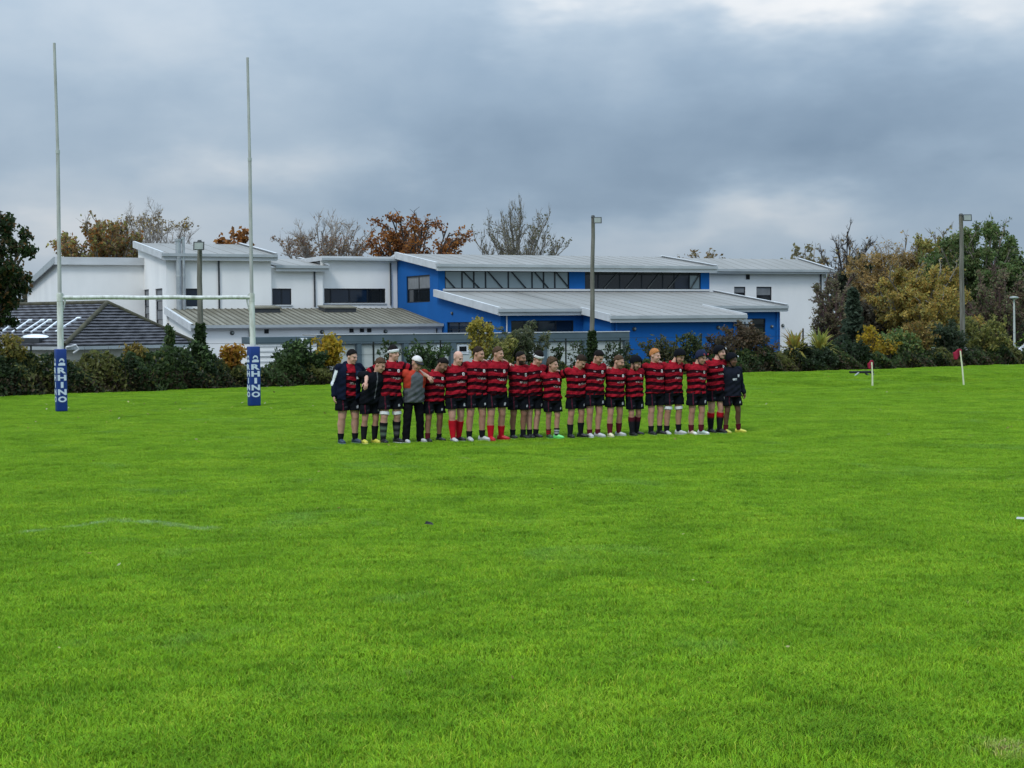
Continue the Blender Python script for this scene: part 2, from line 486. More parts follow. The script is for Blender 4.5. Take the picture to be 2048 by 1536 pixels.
        n3 = noise(14, 5); L.new(n3, b.inputs['Height']); L.new(b.outputs[0], P.inputs['Normal'])
    return m


G_GAIN = 1.22
LINE_MARKS = []
for a, b, w, amt in (((0, 1068), (235, 1036), 0.10, 0.30), ((225, 1034), (420, 1056), 0.16, 0.45)):
    pa, pb = on_ground(*a), on_ground(*b)
    LINE_MARKS.append(((pa.x, pa.y), (pb.x, pb.y), w, amt))
M['field'] = grass_material('field_turf', False)
M['blade'] = grass_material('grass_blade', True)


def build_ground():
    xs = np.concatenate([np.linspace(-1500, -120, 14), np.linspace(-100, -32, 12), np.linspace(-30, 36, 150), np.linspace(38, 110, 14), np.linspace(130, 1500, 14)])
    ys = np.concatenate([np.linspace(-400, -10, 8), np.linspace(-6, 84, 230), np.linspace(86, 200, 30), np.linspace(230, 3000, 16)])
    X, Y = np.meshgrid(xs, ys)
    Z = ground_z(X, Y) - 0.022      # soil lies just below the roots of the sward
    V = np.stack([X, Y, Z], -1).reshape(-1, 3)
    nx, ny = len(xs), len(ys)
    i = np.arange(ny - 1)[:, None] * nx + np.arange(nx - 1)[None, :]
    Fq = np.stack([i, i + 1, i + nx + 1, i + nx], -1).reshape(-1, 4)
    o = np_mesh('field', V, Fq, M['field'], smooth=True)
    tag(o, kind='structure')


build_ground()


def schoolyard():
    xs = np.linspace(-120, 120, 60); ya = hedge_y(xs) + 8.5
    V = [(x, y, -.945) for x, y in zip(xs, ya)] + [(x, 180, -.945) for x in xs]
    n = len(xs)
    o = np_mesh('yard_pavement', V, [(i, i + 1, n + i + 1, n + i) for i in range(n - 1)], M['asphalt'])
    tag(o, kind='structure')


schoolyard()


def build_grass():
    """blades stand in tufts; five patches of sward are strewn over the field by geometry nodes, all from this object's own mesh"""
    PS = 0.62
    verts, tris, tint, pid = [], [], [], []
    base = 0
    for p in range(1, 6):
        nb = 1900
        bx = rng.uniform(-PS / 2, PS / 2, nb); by = rng.uniform(-PS / 2, PS / 2, nb)
        # tuft height field
        hh = np.zeros(nb)
        for _ in range(14):
            cx, cy, r = rng.uniform(-PS / 2, PS / 2), rng.uniform(-PS / 2, PS / 2), rng.uniform(0.06, 0.18)
            hh += rng.uniform(0.3, 1.0) * np.exp(-((bx - cx) ** 2 + (by - cy) ** 2) / r ** 2)
        hh = np.clip(hh, 0, 1.3)
        h = 0.014 + 0.013 * hh + rng.uniform(0, 0.009, nb)
        la = rng.uniform(0, 2 * np.pi, nb); lean = rng.uniform(0.4, 1.7, nb) * h
        fa = rng.uniform(0, np.pi, nb); w = rng.uniform(0.0018, 0.0034, nb)
        wx, wy = np.cos(fa) * w, np.sin(fa) * w
        lx, ly = np.cos(la) * lean, np.sin(la) * lean
        z0 = np.full(nb, -0.025)
        P0 = np.stack([bx - wx, by - wy, z0], -1); P1 = np.stack([bx + wx, by + wy, z0], -1)
        P2 = np.stack([bx + lx * .35 - wx * .8, by + ly * .35 - wy * .8, h * .6], -1); P3 = np.stack([bx + lx * .35 + wx * .8, by + ly * .35 + wy * .8, h * .6], -1)
        P4 = np.stack([bx + lx, by + ly, h], -1)
        verts.append(np.stack([P0, P1, P2, P3, P4], 1).reshape(-1, 3))
        k = base + np.arange(nb)[:, None] * 5
        tris.append(np.concatenate([k + [0, 1, 3], k + [0, 3, 2], k + [2, 3, 4]], 0))
        t = rng.uniform(0.72, 1.22, nb)[:, None] * np.stack([rng.uniform(0.85, 1.2, nb), np.ones(nb), rng.uniform(0.7, 1.4, nb)], -1)
        dead = rng.random(nb) < 0.035
        t[dead] = np.array([2.0, 1.25, 3.0])
        tint.append(np.repeat(t, 5, 0)); pid.append(np.full(nb * 5, p)); base += nb * 5
    # strewing points over the field in view (and some metres beside it)
    pts = []
    step = 0.42
    for gy in np.arange(6.5, 80, step):
        half = gy * 0.36 + 4.5
        gx = np.arange(-half, half, step)
        x = gx + rng.uniform(-.1, .1, len(gx)); y = gy + rng.uniform(-.1, .1, len(gx))
        ok = y < hedge_y(x) - 0.15
        pts.append(np.stack([x[ok], y[ok], ground_z(x[ok], y[ok])], -1))
    pts = np.concatenate(pts)
    V = np.concatenate(verts + [pts]); T = np.concatenate(tris)
    tn = np.concatenate(tint + [np.ones((len(pts), 3))]); pd = np.concatenate(pid + [np.zeros(len(pts))]).astype(np.int32)
    o = np_mesh('grass', V, T, M['blade'], tint=tn, nside=3)
    a = o.data.attributes.new('patch', 'INT', 'POINT'); a.data.foreach_set('value', pd)
    tag(o, 'short mown green grass covering the playing field', kind='stuff')
    ng = bpy.data.node_groups.new('strew_grass', 'GeometryNodeTree')
    ng.interface.new_socket('Geometry', in_out='INPUT', socket_type='NodeSocketGeometry')
    ng.interface.new_socket('Geometry', in_out='OUTPUT', socket_type='NodeSocketGeometry')
    N, L = ng.nodes, ng.links
    gi, go = N.new('NodeGroupInput'), N.new('NodeGroupOutput')
    at = N.new('GeometryNodeInputNamedAttribute'); at.data_type = 'INT'; at.inputs['Name'].default_value = 'patch'

    def pick(i):
        c = N.new('FunctionNodeCompare'); c.data_type = 'INT'; c.operation = 'EQUAL'
        ins = [s for s in c.inputs if s.type == 'INT']
        L.new(at.outputs['Attribute'], ins[0]); ins[1].default_value = i
        s = N.new('GeometryNodeSeparateGeometry'); s.domain = 'POINT'
        L.new(gi.outputs[0], s.inputs['Geometry']); L.new(c.outputs[0], s.inputs['Selection'])
        return s.outputs['Selection']
    g2i = N.new('GeometryNodeGeometryToInstance')
    for i in (5, 4, 3, 2, 1): L.new(pick(i), g2i.inputs[0])
    iop = N.new('GeometryNodeInstanceOnPoints')
    L.new(pick(0), iop.inputs['Points']); L.new(g2i.outputs[0], iop.inputs['Instance'])
    iop.inputs['Pick Instance'].default_value = True
    rr = N.new('FunctionNodeRandomValue'); rr.data_type = 'FLOAT_VECTOR'
    rr.inputs['Min'].default_value = (-0.03, -0.03, 0); rr.inputs['Max'].default_value = (0.03, 0.03, 6.283)
    L.new(rr.outputs['Value'], iop.inputs['Rotation'])
    ri = N.new('FunctionNodeRandomValue'); ri.data_type = 'INT'
    ins = [s for s in ri.inputs if s.type == 'INT' and s.name in ('Min', 'Max')]
    ins[0].default_value, ins[1].default_value = 0, 4
    L.new([s for s in ri.outputs if s.type == 'INT'][0], iop.inputs['Instance Index'])
    rs = N.new('FunctionNodeRandomValue'); rs.data_type = 'FLOAT_VECTOR'
    rs.inputs['Min'].default_value = (0.95, 0.95, 0.75); rs.inputs['Max'].default_value = (1.15, 1.15, 1.3); rs.inputs['Seed'].default_value = 7
    L.new(rs.outputs['Value'], iop.inputs['Scale'])
    L.new(iop.outputs[0], go.inputs[0])
    md = o.modifiers.new('strew', 'NODES'); md.node_group = ng


build_grass()
# ------------------------------------------------------------------ buildings
BA = math.radians(24)
BU = Vector((math.cos(BA), math.sin(BA), 0)); BV = Vector((-math.sin(BA), math.cos(BA), 0))
BO = Vector((0, 100, 0))
GZ = -0.95


def bp(px, py, V):
    """photo point on the vertical plane v = V of the building grid -> (u, z)"""
    d = dir_px(px, py)
    t = (V - (CAM - BO).dot(BV)) / d.dot(BV)
    p = CAM + d * t
    return (p - BO).dot(BU), p.z


def bu(px, V, py=600): return bp(px, py, V)[0]
def bz(px, py, V): return bp(px, py, V)[1]


def solve_v(px, U, py=600):
    """where the photo column px meets the plane u = U"""
    d = dir_px(px, py)
    t = (U - (CAM - BO).dot(BU)) / d.dot(BU)
    return (CAM + d * t - BO).dot(BV)


class Wall:
    """a wall sheet from plan point a to b (u, v); outside is on the right-hand side going a -> b seen from above is -n"""
    def __init__(s, a, b):
        s.a = Vector((a[0], a[1])); s.d = Vector((b[0] - a[0], b[1] - a[1])); s.L = s.d.length; s.d /= s.L
        s.n = Vector((-s.d.y, s.d.x))      # inward
    def w(s, t, z, dep=0.0):
        p = s.a + s.d * t + s.n * dep
        return (p.x, p.y, z)


def wall_sheet(name, W, z0, top, holes, mat, root, reveal=0.16, thick=None):
    """top: list of (t, z) breakpoints; holes: (t0, t1, za, zb)"""
    m = MB()
    ts = sorted({0.0, W.L} | {t for t, _ in top} | {h[0] for h in holes} | {h[1] for h in holes})
    ts = [t for t in ts if -1e-6 <= t <= W.L + 1e-6]
    tt = [p[0] for p in top]; zz = [p[1] for p in top]
    f = lambda t: float(np.interp(t, tt, zz))
    for t0, t1 in zip(ts[:-1], ts[1:]):
        if t1 - t0 < 1e-5: continue
        hs = sorted([(h[2], h[3]) for h in holes if h[0] <= t0 + 1e-6 and h[1] >= t1 - 1e-6])
        z = z0
        for a, b in hs:
            m.add([W.w(t0, z), W.w(t1, z), W.w(t1, a), W.w(t0, a)], [(0, 1, 2, 3)]); z = b
        m.add([W.w(t0, z), W.w(t1, z), W.w(t1, f(t1)), W.w(t0, f(t0))], [(0, 1, 2, 3)])
    for (t0, t1, a, b) in holes:
        for p, q in (((t0, a), (t1, a)), ((t1, a), (t1, b)), ((t1, b), (t0, b)), ((t0, b), (t0, a))):
            m.add([W.w(*p), W.w(*q), W.w(*q, reveal), W.w(*p, reveal)], [(0, 1, 2, 3)])
    return m.build(name, mat, root)


def wbox(m, W, t0, t1, z0, z1, d0, d1):
    m.hexa([W.w(t0, z0, d0), W.w(t1, z0, d0), W.w(t1, z0, d1), W.w(t0, z0, d1)], [W.w(t0, z1, d0), W.w(t1, z1, d0), W.w(t1, z1, d1), W.w(t0, z1, d1)])


def window(W, hole, root, vcuts=(), hcuts=(), pane='glass', bar=0.06, braces=(), name='window', dep=0.10, sill=False):
    """frame bars as the window itself, each pane and brace a piece of it. vcuts: t positions of mullions, hcuts: z positions"""
    t0, t1, za, zb = hole
    m = MB(); b = bar
    wbox(m, W, t0, t1, za, za + b, dep - .04, dep + .04); wbox(m, W, t0, t1, zb - b, zb, dep - .04, dep + .04)
    wbox(m, W, t0, t0 + b, za + b, zb - b, dep - .04, dep + .04); wbox(m, W, t1 - b, t1, za + b, zb - b, dep - .04, dep + .04)
    for c in vcuts: wbox(m, W, c - b * .6, c + b * .6, za + b, zb - b, dep - .036, dep + .036)
    for c in hcuts: wbox(m, W, t0 + b, t1 - b, c - b * .5, c + b * .5, dep - .032, dep + .032)
    fr = m.build(name, M['frame'], root)
    xs = [t0 + b * .5] + list(vcuts) + [t1 - b * .5]; zs = [za + b * .5] + list(hcuts) + [zb - b * .5]
    k = 0
    for i in range(len(xs) - 1):
        for j in range(len(zs) - 1):
            q = MB(); mt = pane if isinstance(pane, str) else pane[k % len(pane)]
            wbox(q, W, xs[i] + .005, xs[i + 1] - .005, zs[j] + .005, zs[j + 1] - .005, dep + .002, dep + .012)
            q.build('pane', M[mt], fr); k += 1
    for (ta, z_a, tb, z_b, mt) in braces:
        q = MB()
        q.tube([W.w(ta, z_a, dep - .055), W.w(tb, z_b, dep - .055)], 0.05, 4)
        q.build('brace', M[mt], fr)
    if sill:
        q = MB(); wbox(q, W, t0 - .05, t1 + .05, za - .09, za - .003, -.06, .1); q.build('sill', M['trim'], fr)
    return fr


def roof_plane(name, u0, u1, v0, z0, v1, z1, mat, root, over=(0.35, 0.25, 0.25, 0.0), thick=0.10, ribs=None, rib_mat='rib_pale', fascia=0.28, gutter=True, verge_l=True, verge_r=True):
    """a monopitch from the eave (v0, z0) up to the back (v1, z1); overhangs front, low-u side, high-u side, back"""
    s = (z1 - z0) / (v1 - v0)
    a, b = v0 - over[0], v1 + over[3]
    ua, ub = u0 - over[1], u1 + over[2]
    za, zb = z0 - s * over[0], z1 + s * over[3]
    m = MB()
    m.hexa([(ua, a, za), (ub, a, za), (ub, b, zb), (ua, b, zb)], [(ua, a, za + thick), (ub, a, za + thick), (ub, b, zb + thick), (ua, b, zb + thick)])
    r = m.build(name, mat, root)
    if ribs:
        n = int((ub - ua) / ribs)
        me = None; rw, rh = (.05, .035) if rib_mat == 'rib' else (.03, .018)
        for i in range(n):
            u = ua + (i + .5) * (ub - ua) / n
            if me is None:
                q = MB(); q.hexa([(-rw, a, za + thick + .001), (rw, a, za + thick + .001), (rw, b, zb + thick + .001), (-rw, b, zb + thick + .001)],
                                 [(-rw * .8, a, za + thick + rh), (rw * .8, a, za + thick + rh), (rw * .8, b, zb + thick + rh), (-rw * .8, b, zb + thick + rh)])
                o = q.build('roof_rib', M[rib_mat], r); me = o.data
            else:
                o = bpy.data.objects.new('roof_rib', me); COL.objects.link(o); o.parent = r
            o.location = (u, 0, 0)
    if fascia:
        q = MB(); q.box(ua, ub, a - .045, a - .003, za - fascia + .04, za + thick * .3)
        q.build('fascia', M['trim'], root)
        if gutter:
            q = MB(); q.box(ua - .02, ub + .02, a - .17, a - .05, za - .05, za + thick + .03)
            q.build('gutter', M['gutter'], root)
    for flag, u, sg in ((verge_l, ua, -1), (verge_r, ub, 1)):
        if not flag: continue
        x0, x1 = (u - .06, u - .003) if sg < 0 else (u + .003, u + .06)
        q = MB()
        q.hexa([(x0, a - .05, za - .22), (x1, a - .05, za - .22), (x1, b, zb - .22), (x0, b, zb - .22)],
               [(x0, a - .05, za + thick + .10), (x1, a - .05, za + thick + .10), (x1, b, zb + thick + .10), (x0, b, zb + thick + .10)])
        q.build('verge_trim', M['trim'], root)
        q = MB()
        y0, y1 = (u - .06, u + .12) if sg < 0 else (u - .12, u + .06)
        q.hexa([(y0, a - .05, za + thick + .102), (y1, a - .05, za + thick + .102), (y1, b, zb + thick + .102), (y0, b, zb + thick + .102)],
               [(y0, a - .05, za + thick + .13), (y1, a - .05, za + thick + .13), (y1, b, zb + thick + .13), (y0, b, zb + thick + .13)])
        q.build('verge_cap', M['trim'], root)
    return r


def plain_wall(name, a, b, z0, za, zb, mat, root):
    W = Wall(a, b)
    return wall_sheet(name, W, z0, [(0, za), (W.L, zb)], [], mat, root)


def pipe(W, t, z0, z1, root, mat='pipe_dark', r=0.055, name='downpipe'):
    m = MB(); m.tube([W.w(t, z0, -.08), W.w(t, z1, -.08)], r, 8)
    return m.build(name, M[mat], root, True)


def round_lamp(W, t, z, root, r=0.14):
    m = MB(); p = [Vector(W.w(t, z, d)) for d in (-.003, -.06, -.09)]
    m.tube(p, [r, r, r * .7], 12)
    o = m.build('wall_lamp', M['lamp_metal'], root, False)
    q = MB(); q.tube([Vector(W.w(t + .02, z + .02, -.092)), Vector(W.w(t + .02, z + .02, -.115))], r * .5, 10); q.build('lens', M['lamp_glass'], o)


def small_box(name, W, t, z, hw, hh, mat, root, dep=.05):
    m = MB(); wbox(m, W, t - hw, t + hw, z - hh, z + hh, -dep, -.003); return m.build(name, M[mat], root)


def broot(name, label, cat):
    o = empty(name, BO, BA); return tag(o, label, cat)


# ---- key plan lines, all read off the photo
UL = bu(877, 0.0)                                   # blue hall: side wall that faces the tiled bungalow
VA = solve_v(1001, UL); VBK = solve_v(800, UL); VB2 = solve_v(783, UL)
UB = bu(1165, VA); VB = solve_v(1222, UB)
UC = bu(1478, VB); UD = bu(1419, 0.0); VC = solve_v(1560, UD)
# white wing plan
UW = bu(388, 0.0 - 0.6); VW = -0.6
VT = solve_v(338, UW, 625)                           # front of the white tower block


def blue_hall():
    root = broot('sports_hall', 'bright blue hall with two pale metal roofs and long clerestory windows', 'building')
    bl = M['blue_wall']
    z_ue = bz(1100, 534, 0.0)                       # upper eave (underside of fascia region)
    z_r = bz(1100, 508, VBK) if False else z_ue + 0.95
    z_r = bp(800, 511, VBK)[1]
    # lower roof plane
    zb0 = bz(1100, 586, 0.0); sB = (zb0 - bz(1350, 635, VB - .3)) / (0 - VB + .3)
    zlow = lambda v: zb0 + sB * v
    # side wall with the square window and the long low window; t runs from the front (VA) to the back
    W = Wall((UL, VBK + 1.2), (UL, VA))             # travelling towards the viewer; outside is -u
    tv = lambda v: (VBK + 1.2) - v
    zt = [(0, z_r - .35), (tv(VBK), z_r - .06), (tv(0.0), z_ue - .02), (tv(-0.02), zlow(-.02) - .08), (W.L, zlow(VA) - .08)]
    def hole(x0, x1, y0, y1):
        a, b = solve_v(x0, UL), solve_v(x1, UL)
        ym = lambda x, y, v: (lambda d: CAM.z + d.z * ((UL - (CAM - BO).dot(BU)) / d.dot(BU)))(dir_px(x, y))
        xm = (x0 + x1) / 2
        return (tv(a), tv(b), ym(xm, y1, 0), ym(xm, y0, 0))
    h1 = hole(813, 860, 551, 605); h2 = hole(893, 984, 644, 684)
    wall_sheet('wall', W, GZ, zt, [h1, h2], bl, root)
    window(W, h1, root, [(h1[0] + h1[1]) / 2], [h1[2] + (h1[3] - h1[2]) * .5], ['glass', 'blind', 'glass', 'blind'], .07)
    window(W, h2, root, [h2[0] + (h2[1] - h2[0]) * f for f in (.25, .5, .75)], [h2[2] + (h2[3] - h2[2]) * .62], 'glass_blue', .05)
    round_lamp(W, tv(solve_v(905, UL)), (lambda h: h[3] + .55)(h2), root, .10)
    # lower fronts
    WA = Wall((UL, VA), (UB, VA))
    ha = (bu(1022, VA) - UL, bu(1147, VA) - UL, bz(1085, 690, VA), bz(1085, 641, VA))
    wall_sheet('wall', WA, GZ, [(0, zlow(VA) - .08), (WA.L, zlow(VA) - .08)], [ha], bl, root)
    window(WA, ha, root, [ha[0] + (ha[1] - ha[0]) * f for f in (.22, .44, .72)], [], ['glass', 'glass', 'glass_blue', 'glass_blue'], .05)
    pipe(WA, .35, GZ, zlow(VA) - .3, root, 'trim', .045)
    WS = Wall((UB, VA), (UB, VB))
    wall_sheet('wall', WS, GZ, [(0, zlow(VA) - .08), (WS.L, zlow(VB) - .08)], [], bl, root)
    WB = Wall((UB, VB), (UC, VB))
    wall_sheet('wall', WB, GZ, [(0, zlow(VB) - .08), (WB.L, zlow(VB) - .08)], [], bl, root)
    for x, y in ((1268, 658), (1436, 655)): round_lamp(WB, bu(x, VB) - UB, bz(x, y, VB), root, .12)
    for x in (1231, 1467): pipe(WB, bu(x, VB) - UB, GZ, zlow(VB) - .3, root, 'blue_wall', .06)
    WS2 = Wall((UC, VB), (UC, VC))
    wall_sheet('wall', WS2, GZ, [(0, zlow(VB) - .08), (WS2.L, zlow(VC) - .08)], [], bl, root)
    WC = Wall((UC, VC), (UD, VC))
    hc = (max(bu(1478, VC) - UC, .3), bu(1531, VC) - UC, bz(1505, 690, VC), bz(1505, 637, VC))
    wall_sheet('wall', WC, GZ, [(0, zlow(VC) - .08), (WC.L, zlow(VC) - .08)], [hc], bl, root)
    window(WC, hc, root, [hc[0] + (hc[1] - hc[0]) * f for f in (.12, .25, .55)], [hc[3] - .35, hc[2] + 1.1], ['glass', 'blind', 'blind', 'glass', 'trim', 'trim', 'glass_blue', 'trim', 'sign', 'glass', 'glass_blue', 'glass'], .05)
    round_lamp(WC, bu(1543, VC) - UC, bz(1543, 653, VC), root, .10)
    pipe(WC, bu(1553, VC) - UC, GZ, zlow(VC) - .3, root, 'blue_wall', .055)
    plain_wall('wall', (UD, VC), (UD, 0), GZ, zlow(VC) - .08, zlow(0) - .08, bl, root)
    # lower roof, three bays of one slope
    roof_plane('roof', UL, UB - .003, VA, zlow(VA), -.02, zlow(-.02), M['roof'], root, over=(.35, .3, 0, 0), ribs=.95, verge_r=False, fascia=.30)
    roof_plane('roof', UB, UC, VB, zlow(VB), -.02, zlow(-.02), M['roof'], root, over=(.35, .25, .25, 0), ribs=.95, verge_l=False, verge_r=False, fascia=.30)
    roof_plane('roof', UC + .26, UD, VC, zlow(VC), -.02, zlow(-.02), M['roof'], root, over=(.35, 0, .3, 0), ribs=.95, verge_l=False, fascia=.30)
    # the short verges where the bays step
    for (u, va, vb) in ((UB - .28, VB, VA), (UC + .26, VB, VC)):
        q = MB(); a = va - .38; b = vb - .3
        q.hexa([(u - .03, a, zlow(a) - .2), (u + .06, a, zlow(a) - .2), (u + .06, b, zlow(b) - .2), (u - .03, b, zlow(b) - .2)],
               [(u - .03, a, zlow(a) + .22), (u + .06, a, zlow(a) + .22), (u + .06, b, zlow(b) + .22), (u - .03, b, zlow(b) + .22)])
        q.build('verge_trim', M['trim'], root)
    # upper front wall with the two window bands
    WU = Wall((UL, 0), (UD, 0))
    zs, zt_ = bz(1150, 578.5, 0), bz(1150, 542.5, 0)
    b1 = (bu(890, 0) - UL, bu(1139, 0) - UL, zs, zt_); b2 = (bu(1170, 0) - UL, bu(1402, 0) - UL, zs, zt_)
    wall_sheet('wall', WU, zlow(0) - .5, [(0, z_ue), (WU.L, z_ue)], [b1, b2], bl, root)
    X = lambda x: bu(x, 0) - UL
    vc = [X(x) for x in (925.5, 949, 972.5, 1018, 1065.5, 1088.5, 1111)]
    br = [(X(a), zt_ - .06, X(b), zs + .06, 'frame') for a, b in ((885, 911), (927, 960), (977, 1006), (1024, 1053), (1070, 1098), (1113, 1140))]
    br[0] = (X(891), zt_ - .42, X(911), zs + .06, 'frame')
    window(WU, b1, root, vc, [], 'glass_pale', .075, br)
    vc = [X(x) for x in (1198, 1241, 1285, 1327, 1350, 1380)]
    br = [(X(a), zt_ - .1, X(b), zs + .06, 'lamp_metal') for a, b in ((1236, 1209), (1277, 1252), (1320, 1296), (1362, 1337), (1401, 1382))]
    window(WU, b2, root, vc, [zt_ - .2], ['glass', 'lamp_metal', 'glass', 'lamp_metal', 'glass', 'lamp_metal', 'glass', 'lamp_metal', 'glass', 'lamp_metal', 'glass_blue', 'lamp_metal', 'glass_pale', 'lamp_metal'], .06, br)
    m = MB(); wbox(m, WU, 0.3, WU.L, zlow(0) + .13, zlow(0) + .26, -.14, -.003); m.build('flashing', M['trim'], root)
    m = MB(); wbox(m, WU, b1[0] - .1, b1[1] + .1, zt_ + .02, zt_ + .14, -.10, -.003); m.build('head_trim', M['gutter'], root)
    m = MB(); wbox(m, WU, b2[0] - .1, b2[1] + .1, zt_ + .02, zt_ + .14, -.10, -.003); m.build('head_trim', M['gutter'], root)
    plain_wall('wall', (UD, 0), (UD, VBK), GZ, z_ue, z_r - .06, bl, root)
    roof_plane('roof', UL, UD, 0, z_ue + .05, VBK, z_r, M['roof'], root, over=(.45, .3, .3, 0), ribs=.95, fascia=.34)
    # short back slope, seen at the gable
    m = MB(); d = VB2 + .6 - VBK
    m.hexa([(UL - .3, VBK, z_r - .02), (UD + .3, VBK, z_r - .02), (UD + .3, VBK + d, z_r - .42), (UL - .3, VBK + d, z_r - .42)],
           [(UL - .3, VBK + .002, z_r + .12), (UD + .3, VBK + .002, z_r + .12), (UD + .3, VBK + d, z_r - .25), (UL - .3, VBK + d, z_r - .25)])
    m.build('back_roof', M['trim'], root)
    plain_wall('wall', (UD, VBK + 1.2), (UL, VBK + 1.2), GZ, z_r - .35, z_r - .35, bl, root)
    return zlow


zlow_blue = blue_hall()


def white_school():
    root = broot('school_block', 'white rendered school block of stepped boxes with a stained ribbed lean-to roof', 'building')
    wm = M['white_wall']
    # low wing
    ze = bz(640, 652.5, VW); UR = UL - .02
    zb = bz(600, 620, VT)
    W = Wall((UW, VW), (UR, VW))
    hd = (bu(447, VW) - UW, bu(478, VW) - UW, GZ, bz(462, 693, VW))
    wall_sheet('wall', W, GZ, [(0, ze), (W.L, ze)], [hd], wm, root)
    window(W, hd, root, [], [], 'glass', .05, name='doorway')
    for x, y in ((463, 666), (643, 664), (770, 663)): round_lamp(W, bu(x, VW) - UW, bz(x, y, VW), root, .13)
    for x, y in ((532, 662.5), (702, 660.5), (723, 660), (737.5, 660)): small_box('vent', W, bu(x, VW) - UW, bz(x, y, VW), .13, .13, 'black_vent', root)
    for x in (498, 872): pipe(W, bu(x, VW) - UW, GZ, ze - .2, root, 'pipe_dark', .045)
    plain_wall('wall', (UW, VT), (UW, VW), GZ, zb, ze, wm, root)
    roof_plane('roof', UW, UR - .05, VW, ze + .02, VT - .003, zb, M['roof_dirty'], root, over=(.22, .25, 0, 0), ribs=.40, rib_mat='rib', verge_r=False, fascia=.17)
    sl = (zb - ze) / (VT - VW)
    for (xa, xb, y) in ((510, 560, 629), (650, 712, 624)):     # two flat rooflights on kerbs
        v = solve_v((xa + xb) / 2, 0) if False else VW + (VT - VW) * .72
        ua, ub_ = bu(xa, v), bu(xb, v); z = ze + sl * (v - VW)
        m = MB(); m.hexa([(ua, v, z), (ub_, v, z), (ub_, v + 1.5, z + 1.5 * sl), (ua, v + 1.5, z + 1.5 * sl)], [(ua, v, z + .38), (ub_, v, z + .38), (ub_, v + 1.5, z + 1.5 * sl + .30), (ua, v + 1.5, z + 1.5 * sl + .30)])
        k = m.build('rooflight', M['pipe_dark'], root)
        m = MB(); m.hexa([(ua - .06, v - .06, z + .382), (ub_ + .06, v - .06, z + .382), (ub_ + .06, v + 1.5, z + 1.5 * sl + .302), (ua - .06, v + 1.5, z + 1.5 * sl + .302)],
                         [(ua - .06, v - .06, z + .46), (ub_ + .06, v - .06, z + .46), (ub_ + .06, v + 1.5, z + 1.5 * sl + .38), (ua - .06, v + 1.5, z + 1.5 * sl + .38)])
        m.build('lid', M['roof_dirty'], k)
    # tower block
    UT = bu(333, VT); U2 = bu(543, VT)
    zte = bz(430, 512, VT); VTB = solve_v(278, UT); ztr = bp(278, 489, VTB)[1]
    W = Wall((UT, VT), (U2, VT))
    h = (bu(372, VT) - UT, bu(400, VT) - UT, zb + .25, bz(386, 577, VT))
    wall_sheet('wall', W, zb - .8, [(0, zte), (W.L, zte)], [h], wm, root)
    window(W, h, root, [], [], 'glass_blue', .06)
    pipe(W, bu(438, VT) - UT, zb + .1, zte - .1, root, 'pipe_dark', .06)
    WL = Wall((UT, VTB), (UT, VT))
    hs = []
    zz = lambda x, y: (lambda d: CAM.z + d.z * ((UT - (CAM - BO).dot(BU)) / d.dot(BU)))(dir_px(x, y))
    for x0, x1, y0, y1 in ((287, 298, 579, 640), (311, 325, 577, 655)):
        hs.append((VTB - solve_v(x0, UT), VTB - solve_v(x1, UT), zz((x0 + x1) / 2, y1), zz((x0 + x1) / 2, y0)))
    wall_sheet('wall', WL, GZ, [(0, ztr), (WL.L, zte)], hs, wm, root)
    for q in hs: window(WL, q, root, [], [q[2] + (q[3] - q[2]) * f for f in (.2, .45, .68)], ['glass', 'blind', 'glass_blue', 'blind'], .05)
    plain_wall('wall', (U2, VT), (U2, VTB), zb - .8, zte, ztr, wm, root)
    roof_plane('roof', UT, U2, VT, zte + .03, VTB, ztr, M['roof'], root, over=(.35, .3, .3, 0), ribs=.95, fascia=.34)
    # twin steel flues
    for x, w in ((356, .17), (366, .10)):
        m = MB(); p = W.w(bu(x, VT) - UT, 0, -.32)
        za, zc = bz(x, 628, VT - .3), bz(x, 478 if w > .12 else 474, VT - .3)
        m.tube([(p[0], p[1], za), (p[0], p[1], za + .12), (p[0], p[1], za + .121), (p[0], p[1], zc - .14), (p[0], p[1], zc - .139), (p[0], p[1], zc)], [w * 1.5, w * 1.5, w, w, w * 1.25, w * 1.25], 12)
        fl = m.build('flue', M['steel'], root, False)
        for k in (.25, .5, .75):
            q = MB(); z = za + (zc - za) * k; q.tube([(p[0], p[1], z), (p[0], p[1], z + .06)], w * 1.15, 12); q.build('clamp', M['galv'], fl)
    # middle block, a little behind
    VM = VT + .35; U3 = bu(646, VM)
    zme = bz(590, 535, VM); VMB = VM + 6.5; zmr = zme + .75
    W = Wall((U2, VM), (U3, VM))
    h = (bu(544, VM) - U2 + .02, bu(583, VM) - U2, zb + .35, bz(563, 577, VM))
    wall_sheet('wall', W, zb - .8, [(0, zme), (W.L, zme)], [h], wm, root)
    window(W, h, root, [(h[0] + h[1]) / 2], [], 'glass_blue', .06, sill=True)
    pipe(W, bu(629, VM) - U2, zb + .2, zme - .1, root, 'pipe_dark', .06)
    plain_wall('wall', (U3, VM), (U3, VMB), zb - .8, zme, zmr, wm, root)
    roof_plane('roof', U2 + .32, U3, VM, zme + .03, VMB, zmr, M['roof'], root, over=(.3, 0, .3, 0), ribs=.95, verge_l=False, fascia=.30)
    # link to the hall
    VK = VM + .5; U4 = UL - .05
    zke = bz(715, 522, VK)
    W = Wall((U3, VK), (U4, VK))
    h = (bu(648.5, VK) - U3, bu(771, VK) - U3, bz(710, 606, VK), bz(710, 577, VK))
    wall_sheet('wall', W, zb - .8, [(0, zke), (W.L, zke)], [h], wm, root)
    window(W, h, root, [h[0] + (h[1] - h[0]) * f for f in (.11, .41, .71, .93)], [], ['glass', 'glass_blue', 'glass_blue', 'glass', 'glass'], .07, sill=True)
